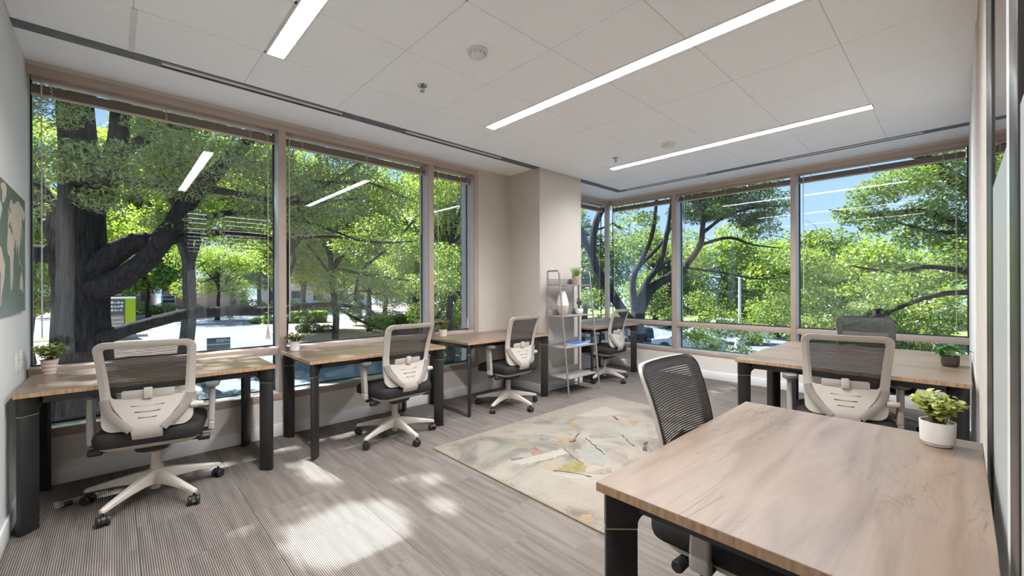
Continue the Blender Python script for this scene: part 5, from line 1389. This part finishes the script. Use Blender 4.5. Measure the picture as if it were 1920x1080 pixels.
shrub('round shrub at the foot of the pale hedge trunk', (14.0, 43.0, GZ), [(0, 0, 0.35, 0.9, 0.7), (1.2, -0.4, 0.3, 0.8, 0.6), (-0.8, 0.3, 0.5, 0.7, 0.7)], 4200, 0.16, 0.07, 'leaf_dark', 42)
for k, (x, y, R, mt_, lab) in enumerate([(22.0, 45.5, 1.3, 'leaf_mid', 'loose shrub below the tall clipped shrub'), (24.2, 46.5, 1.5, 'leaf_bright', 'bright loose shrub beyond the second window chair'), (26.5, 44.5, 1.6, 'leaf_bright', 'bright shrub at the mullion of the second window'),
        (19.5, 29.0, 1.1, 'leaf_bright', 'leafy shrub low in the narrow window, left part'), (21.2, 28.0, 1.2, 'leaf_bright', 'leafy shrub low in the narrow window, right part'),
        (3.2, 92, 2.0, 'leaf_bright', 'yellow-green shrub across the road by the slim tree'), (6.4, 93, 1.8, 'leaf_grey', 'greyish shrub across the road left of the black sign'), (10.2, 94, 1.5, 'leaf_mid', 'dark shrub across the road by the black sign'),
        (17.5, 84, 2.2, 'leaf_mid', 'shrub across the road before the pink building'), (21.5, 80, 2.3, 'leaf_bright', 'bright shrub across the road at the first mullion'), (28.5, 80, 2.0, 'leaf_grey', 'pale shrub across the road behind the hedge'), (13.0, 60.0, 0.7, 'leaf_bright', 'low bright plant on the kerb corner')]):
    shrub(lab, (x, y, GZ), [(0, 0, R * 0.55, R, 0.6), (R * 0.7, 0.2, R * 0.4, R * 0.7, 0.6), (-R * 0.7, -0.2, R * 0.42, R * 0.7, 0.6)], 2600, 0.12 * R + 0.05, 0.06 * R + 0.02, mt_, 60 + k)

# ---- signs
def text(body, size, mat, parent, loc, rot, name='sign_lettering', align='CENTER', bold=0.0):
    cu = bpy.data.curves.new(name, 'FONT'); cu.body = body; cu.size = size; cu.align_x = align; cu.align_y = 'CENTER'; cu.extrude = size * 0.01; cu.offset = bold
    cu.materials.append(mat)
    tmp = bpy.data.objects.new('tmp', cu); COL.objects.link(tmp)
    bpy.context.view_layer.update()
    me = bpy.data.meshes.new_from_object(tmp.evaluated_get(bpy.context.evaluated_depsgraph_get()))
    me.name = name
    bpy.data.objects.remove(tmp)
    o = bpy.data.objects.new(name, me); COL.objects.link(o); o.parent = parent; o.location = loc; o.rotation_euler = rot
    if not me.materials: me.materials.append(mat)
    return o
M['lime'] = plain('sign_lime_green', (0.42, 0.58, 0.01), 0.5, var=0.02)
M['slate'] = plain('sign_slate_grey', (0.10, 0.13, 0.15), 0.5, var=0.03)
M['sign_black'] = plain('sign_black_panel', (0.015, 0.018, 0.02), 0.5)
M['sign_white'] = plain('sign_white', (0.8, 0.8, 0.8), 0.6)
s = thing('monument_sign', 'lime and slate monument sign beside the big trunk across the car park', 'sign', (0.75, 50.3, GZ), math.radians(-2))
MB().box(-1.2, 1.5, -0.5, 0.5, 0, 0.32).build('plinth', M['kerb'], s, bevel=0.02)
MB().box(0.0, 0.68, -0.30, 0.30, 0.32, 3.45).build('lime_slab', M['lime'], s, bevel=0.01)
MB().box(-1.0, -0.001, -0.24, 0.24, 0.32, 3.45).build('slate_slab', M['slate'], s, bevel=0.01)
MB().box(-1.02, 0.69, -0.31, 0.31, 3.45, 3.60).build('sign_cap', M['sign_white'], s, bevel=0.01)
MB().box(-0.98, -0.06, -0.252, -0.24, 0.9, 2.05).build('lower_panel', M['steel'], s, smooth=False)
wm = MB(); rnd = random.Random(2)
for z in (3.05, 2.72, 2.40):
    x = -0.92
    while x < -0.2:
        l = rnd.uniform(0.08, 0.2); wm.box(x, x + l, -0.256, -0.245, z, z + rnd.uniform(0.12, 0.2)); x += l + 0.06
for z in (1.75, 1.4, 1.1):
    x = -0.9
    while x < -0.2:
        l = rnd.uniform(0.05, 0.14); wm.box(x, x + l, -0.260, -0.252, z, z + 0.11); x += l + 0.05
wm.build('unreadable_lettering', M['sign_white'], s, smooth=False)  # white marks drawn for the sign lettering, not legible
s = thing('exit_sign', 'small grey two-panel EXIT sign in the car park', 'sign', (4.85, 32.3, GZ), math.radians(-8))
MB().box(-0.62, 0.62, -0.05, 0.05, 0.0, 1.22).build('sign_back', M['sign_white'], s, smooth=False)
MB().box(-0.60, 0.60, -0.07, -0.05, 0.82, 1.20).build('upper_panel', M['slate'], s, smooth=False)
MB().box(-0.60, 0.60, -0.07, -0.05, 0.36, 0.76).build('lower_panel', M['slate'], s, smooth=False)
text('EXIT', 0.26, M['sign_white'], s, (0.16, -0.073, 1.01), (PI / 2, 0, 0), bold=0.006)
a = MB(); a.loft([[(x, -0.078, z) for x, z in ((0.42, 0.985), (0.49, 0.985), (0.49, 0.94), (0.57, 1.01), (0.49, 1.08), (0.49, 1.035), (0.42, 1.035))], [(x, -0.069, z) for x, z in ((0.42, 0.985), (0.49, 0.985), (0.49, 0.94), (0.57, 1.01), (0.49, 1.08), (0.49, 1.035), (0.42, 1.035))]]); a.build('arrow', M['sign_white'], s, smooth=False)
s = thing('shop_sign', 'black and white shop sign across the road left of the grey trunk', 'sign', (7.3, 98.5, GZ), math.radians(-4))
MB().box(-1.1, 1.0, -0.2, 0.2, 0, 3.1).build('sign_body', M['sign_white'], s, smooth=False)
MB().box(-0.85, 0.85, -0.25, -0.2, 0.75, 3.0).build('sign_panel', M['sign_black'], s, smooth=False)
text('ETHAN', 0.56, M['sign_white'], s, (0, -0.26, 2.45), (PI / 2, 0, 0), bold=0.012)
text('ALLEN', 0.56, M['sign_white'], s, (0, -0.26, 1.65), (PI / 2, 0, 0), bold=0.012)

# ---- buildings
def building(label, loc, rz, w, d, h, wall, wins, roof='kerb', brick_h=0, piers=()):
    b = thing('building', label, 'building', loc, rz)
    MB().box(0, w, 0, d, 0, h).build('wall', wall, b, smooth=False)
    MB().box(-0.3, w + 0.3, -0.3, d + 0.3, h, h + 0.5).build('roof_edge', M[roof], b, smooth=False)
    if brick_h: MB().box(-0.1, w + 0.1, -0.15, 0, 0, brick_h).build('brick_base', M['brick'], b, smooth=False)
    for x in piers: MB().box(x, x + 1.4, -0.5, 0, 0, brick_h * 1.9).build('brick_pier', M['brick'], b, smooth=False)
    for x0, x1, z0, z1 in wins:
        f = MB().box(x0, x1, -0.08, 0.02, z0, z1).build('window', M['steel'], b, smooth=False)
        MB().box(x0 + 0.12, x1 - 0.12, -0.10, -0.08, z0 + 0.12, z1 - 0.12).build('pane', M['dark_glass'], f, smooth=False)
    return b
M['dark_glass'] = plain('dark_window_glass', (0.05, 0.07, 0.09), 0.1)
M['white_wall'] = plain('white_facade', (0.58, 0.62, 0.68), 0.8)
M['pink_wall'] = plain('pink_facade', (0.52, 0.38, 0.34), 0.85)
M['brown_wall'] = plain('brown_facade', (0.30, 0.20, 0.16), 0.85)
building('white building with a brick base left across the road', (-16, 122, GZ), math.radians(-8), 22, 12, 9.5, M['white_wall'], [(x, x + 2.2, 5.2, 7.6) for x in (2, 6, 10, 14, 18)], brick_h=3.0, piers=(14.2, 3))
building('pinkish building across the road behind the shrubs', (13.0, 116, GZ), math.radians(-10), 10, 10, 6.2, M['pink_wall'], [(6.5, 7.8, 0.2, 3.6), (8.4, 9.6, 0.2, 3.6)])
building('brown building across the road left of the pinkish one', (7.6, 118.5, GZ), math.radians(-10), 4.0, 9, 5.0, M['brown_wall'], [(0.6, 1.8, 0.4, 3.2)])
building('pale low building far behind the hedge', (26, 118, GZ), math.radians(-20), 26, 10, 6.0, M['white_wall'], [(x, x + 2.4, 1.2, 3.8) for x in (2, 7, 12, 17, 22)])

# ---- vehicles
def wheel(parent, x, y, r, w):
    m = MB(); m.lathe([(r * 0.62, -w / 2), (r * 0.95, -w / 2), (r, -w * 0.35), (r, w * 0.35), (r * 0.95, w / 2), (r * 0.62, w / 2)], n=20)
    m.xf(0, Matrix.Translation((x, y, r)) @ Matrix.Rotation(PI / 2, 4, 'X')); o = m.build('tyre', M['black'], parent)
    m = MB(); m.lathe([(0.02, -w * 0.42), (r * 0.62, -w * 0.42), (r * 0.62, w * 0.42), (0.02, w * 0.42)], n=16)
    m.xf(0, Matrix.Translation((x, y, r)) @ Matrix.Rotation(PI / 2, 4, 'X')); m.build('rim', M['chrome'], o)
def vehicle(name, label, loc, rz, paint, prof, glass_prof, wheels, hw_=0.88, r=0.36):
    t = thing(name, label, 'vehicle', loc, rz)
    b = MB(); b.loft([[(x, -hw_ * (0.97), z) for x, z in prof], [(x, -hw_, z) for x, z in prof], [(x, hw_, z) for x, z in prof], [(x, hw_ * 0.97, z) for x, z in prof]]); b.build('body', paint, t, bevel=0.04)
    for gp in glass_prof:
        g_ = MB(); g_.loft([[(x, -hw_ - 0.006, z) for x, z in gp], [(x, hw_ + 0.006, z) for x, z in gp]]); g_.build('window', M['dark_glass'], t, smooth=False)
    for x in wheels:
        for sy in (-1, 1): wheel(t, x, sy * (hw_ - 0.1), r, 0.24)
    for x, c in ((prof[0][0] - 0.01, 'sign_white'), ):
        for sy in (-1, 1): MB().box(x - 0.02, x + 0.05, sy * hw_ * 0.7 - 0.14, sy * hw_ * 0.7 + 0.14, 0.72, 0.86).build('lamp', M[c], t, bevel=0.02)
    return t
car_prof = [(-2.2, 0.35), (-2.25, 0.7), (-2.1, 0.86), (-1.2, 0.98), (-0.5, 1.42), (0.9, 1.45), (1.6, 1.05), (2.2, 0.98), (2.25, 0.6), (2.2, 0.32)]
car_glass = [[(-1.05, 1.0), (-0.45, 1.36), (0.15, 1.38), (0.15, 1.0)], [(0.22, 1.0), (0.22, 1.38), (0.85, 1.39), (1.42, 1.04)]]
pick_prof = [(-2.8, 0.5), (-2.85, 0.9), (-2.75, 1.08), (-1.5, 1.18), (-0.9, 1.80), (0.55, 1.82), (0.7, 1.20), (2.75, 1.20), (2.85, 1.0), (2.8, 0.5)]
pick_glass = [[(-1.3, 1.22), (-0.85, 1.74), (-0.25, 1.75), (-0.25, 1.22)], [(-0.18, 1.22), (-0.18, 1.75), (0.48, 1.75), (0.58, 1.22)]]
wp_ = plain('white_car_paint', (0.72, 0.74, 0.76), 0.25); sp_ = plain('silver_car_paint', (0.50, 0.54, 0.58), 0.25); dp_ = plain('dark_blue_car_paint', (0.04, 0.06, 0.10), 0.25)
vehicle('pickup_truck', 'white pickup parked beyond the lamp post', (34.6, 12.3, GZ), math.radians(-62), wp_, pick_prof, pick_glass, (-1.85, 1.75), 0.95, 0.40)
vehicle('car', 'silver car in front of the lamp post, low in the middle far window', (27.6, 12.3, GZ), math.radians(-70), sp_, car_prof, car_glass, (-1.4, 1.4))
vehicle('car', 'dark car beside the corner desk leg, low in the far window', (30.5, 18.9, GZ), math.radians(-60), dp_, car_prof, car_glass, (-1.4, 1.4))
vehicle('van', 'white box van across the road behind the hedge', (25.2, 90, GZ), math.radians(-35), wp_, [(-2.6, 0.4), (-2.65, 1.2), (-2.2, 1.4), (-1.8, 2.2), (-1.5, 2.35), (2.6, 2.4), (2.65, 0.4)], [[(-2.15, 1.45), (-1.78, 2.1), (-0.9, 2.1), (-0.9, 1.45)]], (-1.7, 1.7), 1.0, 0.38)
# ---- car park: lamp post and bay lines
lp = thing('lamp_post', 'pale lamp post on a concrete base in the car park', 'lamp post', (31.3, 10.4, GZ))
MB().lathe([(0.32, 0), (0.32, 0.75), (0.28, 0.80)], n=20).build('concrete_base', M['kerb'], lp)
MB().lathe([(0.11, 0.8), (0.085, 3.0), (0.075, 4.9)], n=14).build('post', M['sign_white'], lp)
a = MB(); a.tube([(0, 0, 4.85), (0.4, 0.15, 5.0), (0.9, 0.35, 5.02)], 0.05, 8); a.build('arm', M['sign_white'], lp)
MB().box(0.75, 1.3, 0.2, 0.5, 4.96, 5.08).build('lamp_head', M['steel'], lp, bevel=0.03)
for k in range(9):
    x0 = 29.0 + 0.9 * k; y0 = 6.5 + 2.45 * (k - 2) * 0.95
    b = MB(); b.box(-2.6, 2.6, -0.06, 0.06, 0, 0.012); b.xf(0, Matrix.Translation((35.5, -2 + 2.9 * k, GZ)) @ Matrix.Rotation(math.radians(28), 4, 'Z'))
    struct(b.build('ground_marking', M['paint'], smooth=False), 'white bay line')
b = MB(); b.box(0, 0.14, 0, 60, 0, 0.012); b.xf(0, Matrix.Translation((31.8, -20, GZ))); struct(b.build('ground_marking', M['paint'], smooth=False), 'white bay edge line')
b = MB(); b.box(-40, 9, 0, 0.16, 0, 0.012); b.xf(0, Matrix.Translation((6, 72, GZ)) @ Matrix.Rotation(math.radians(-12), 4, 'Z')); struct(b.build('ground_marking', M['paint'], smooth=False), 'white road line')
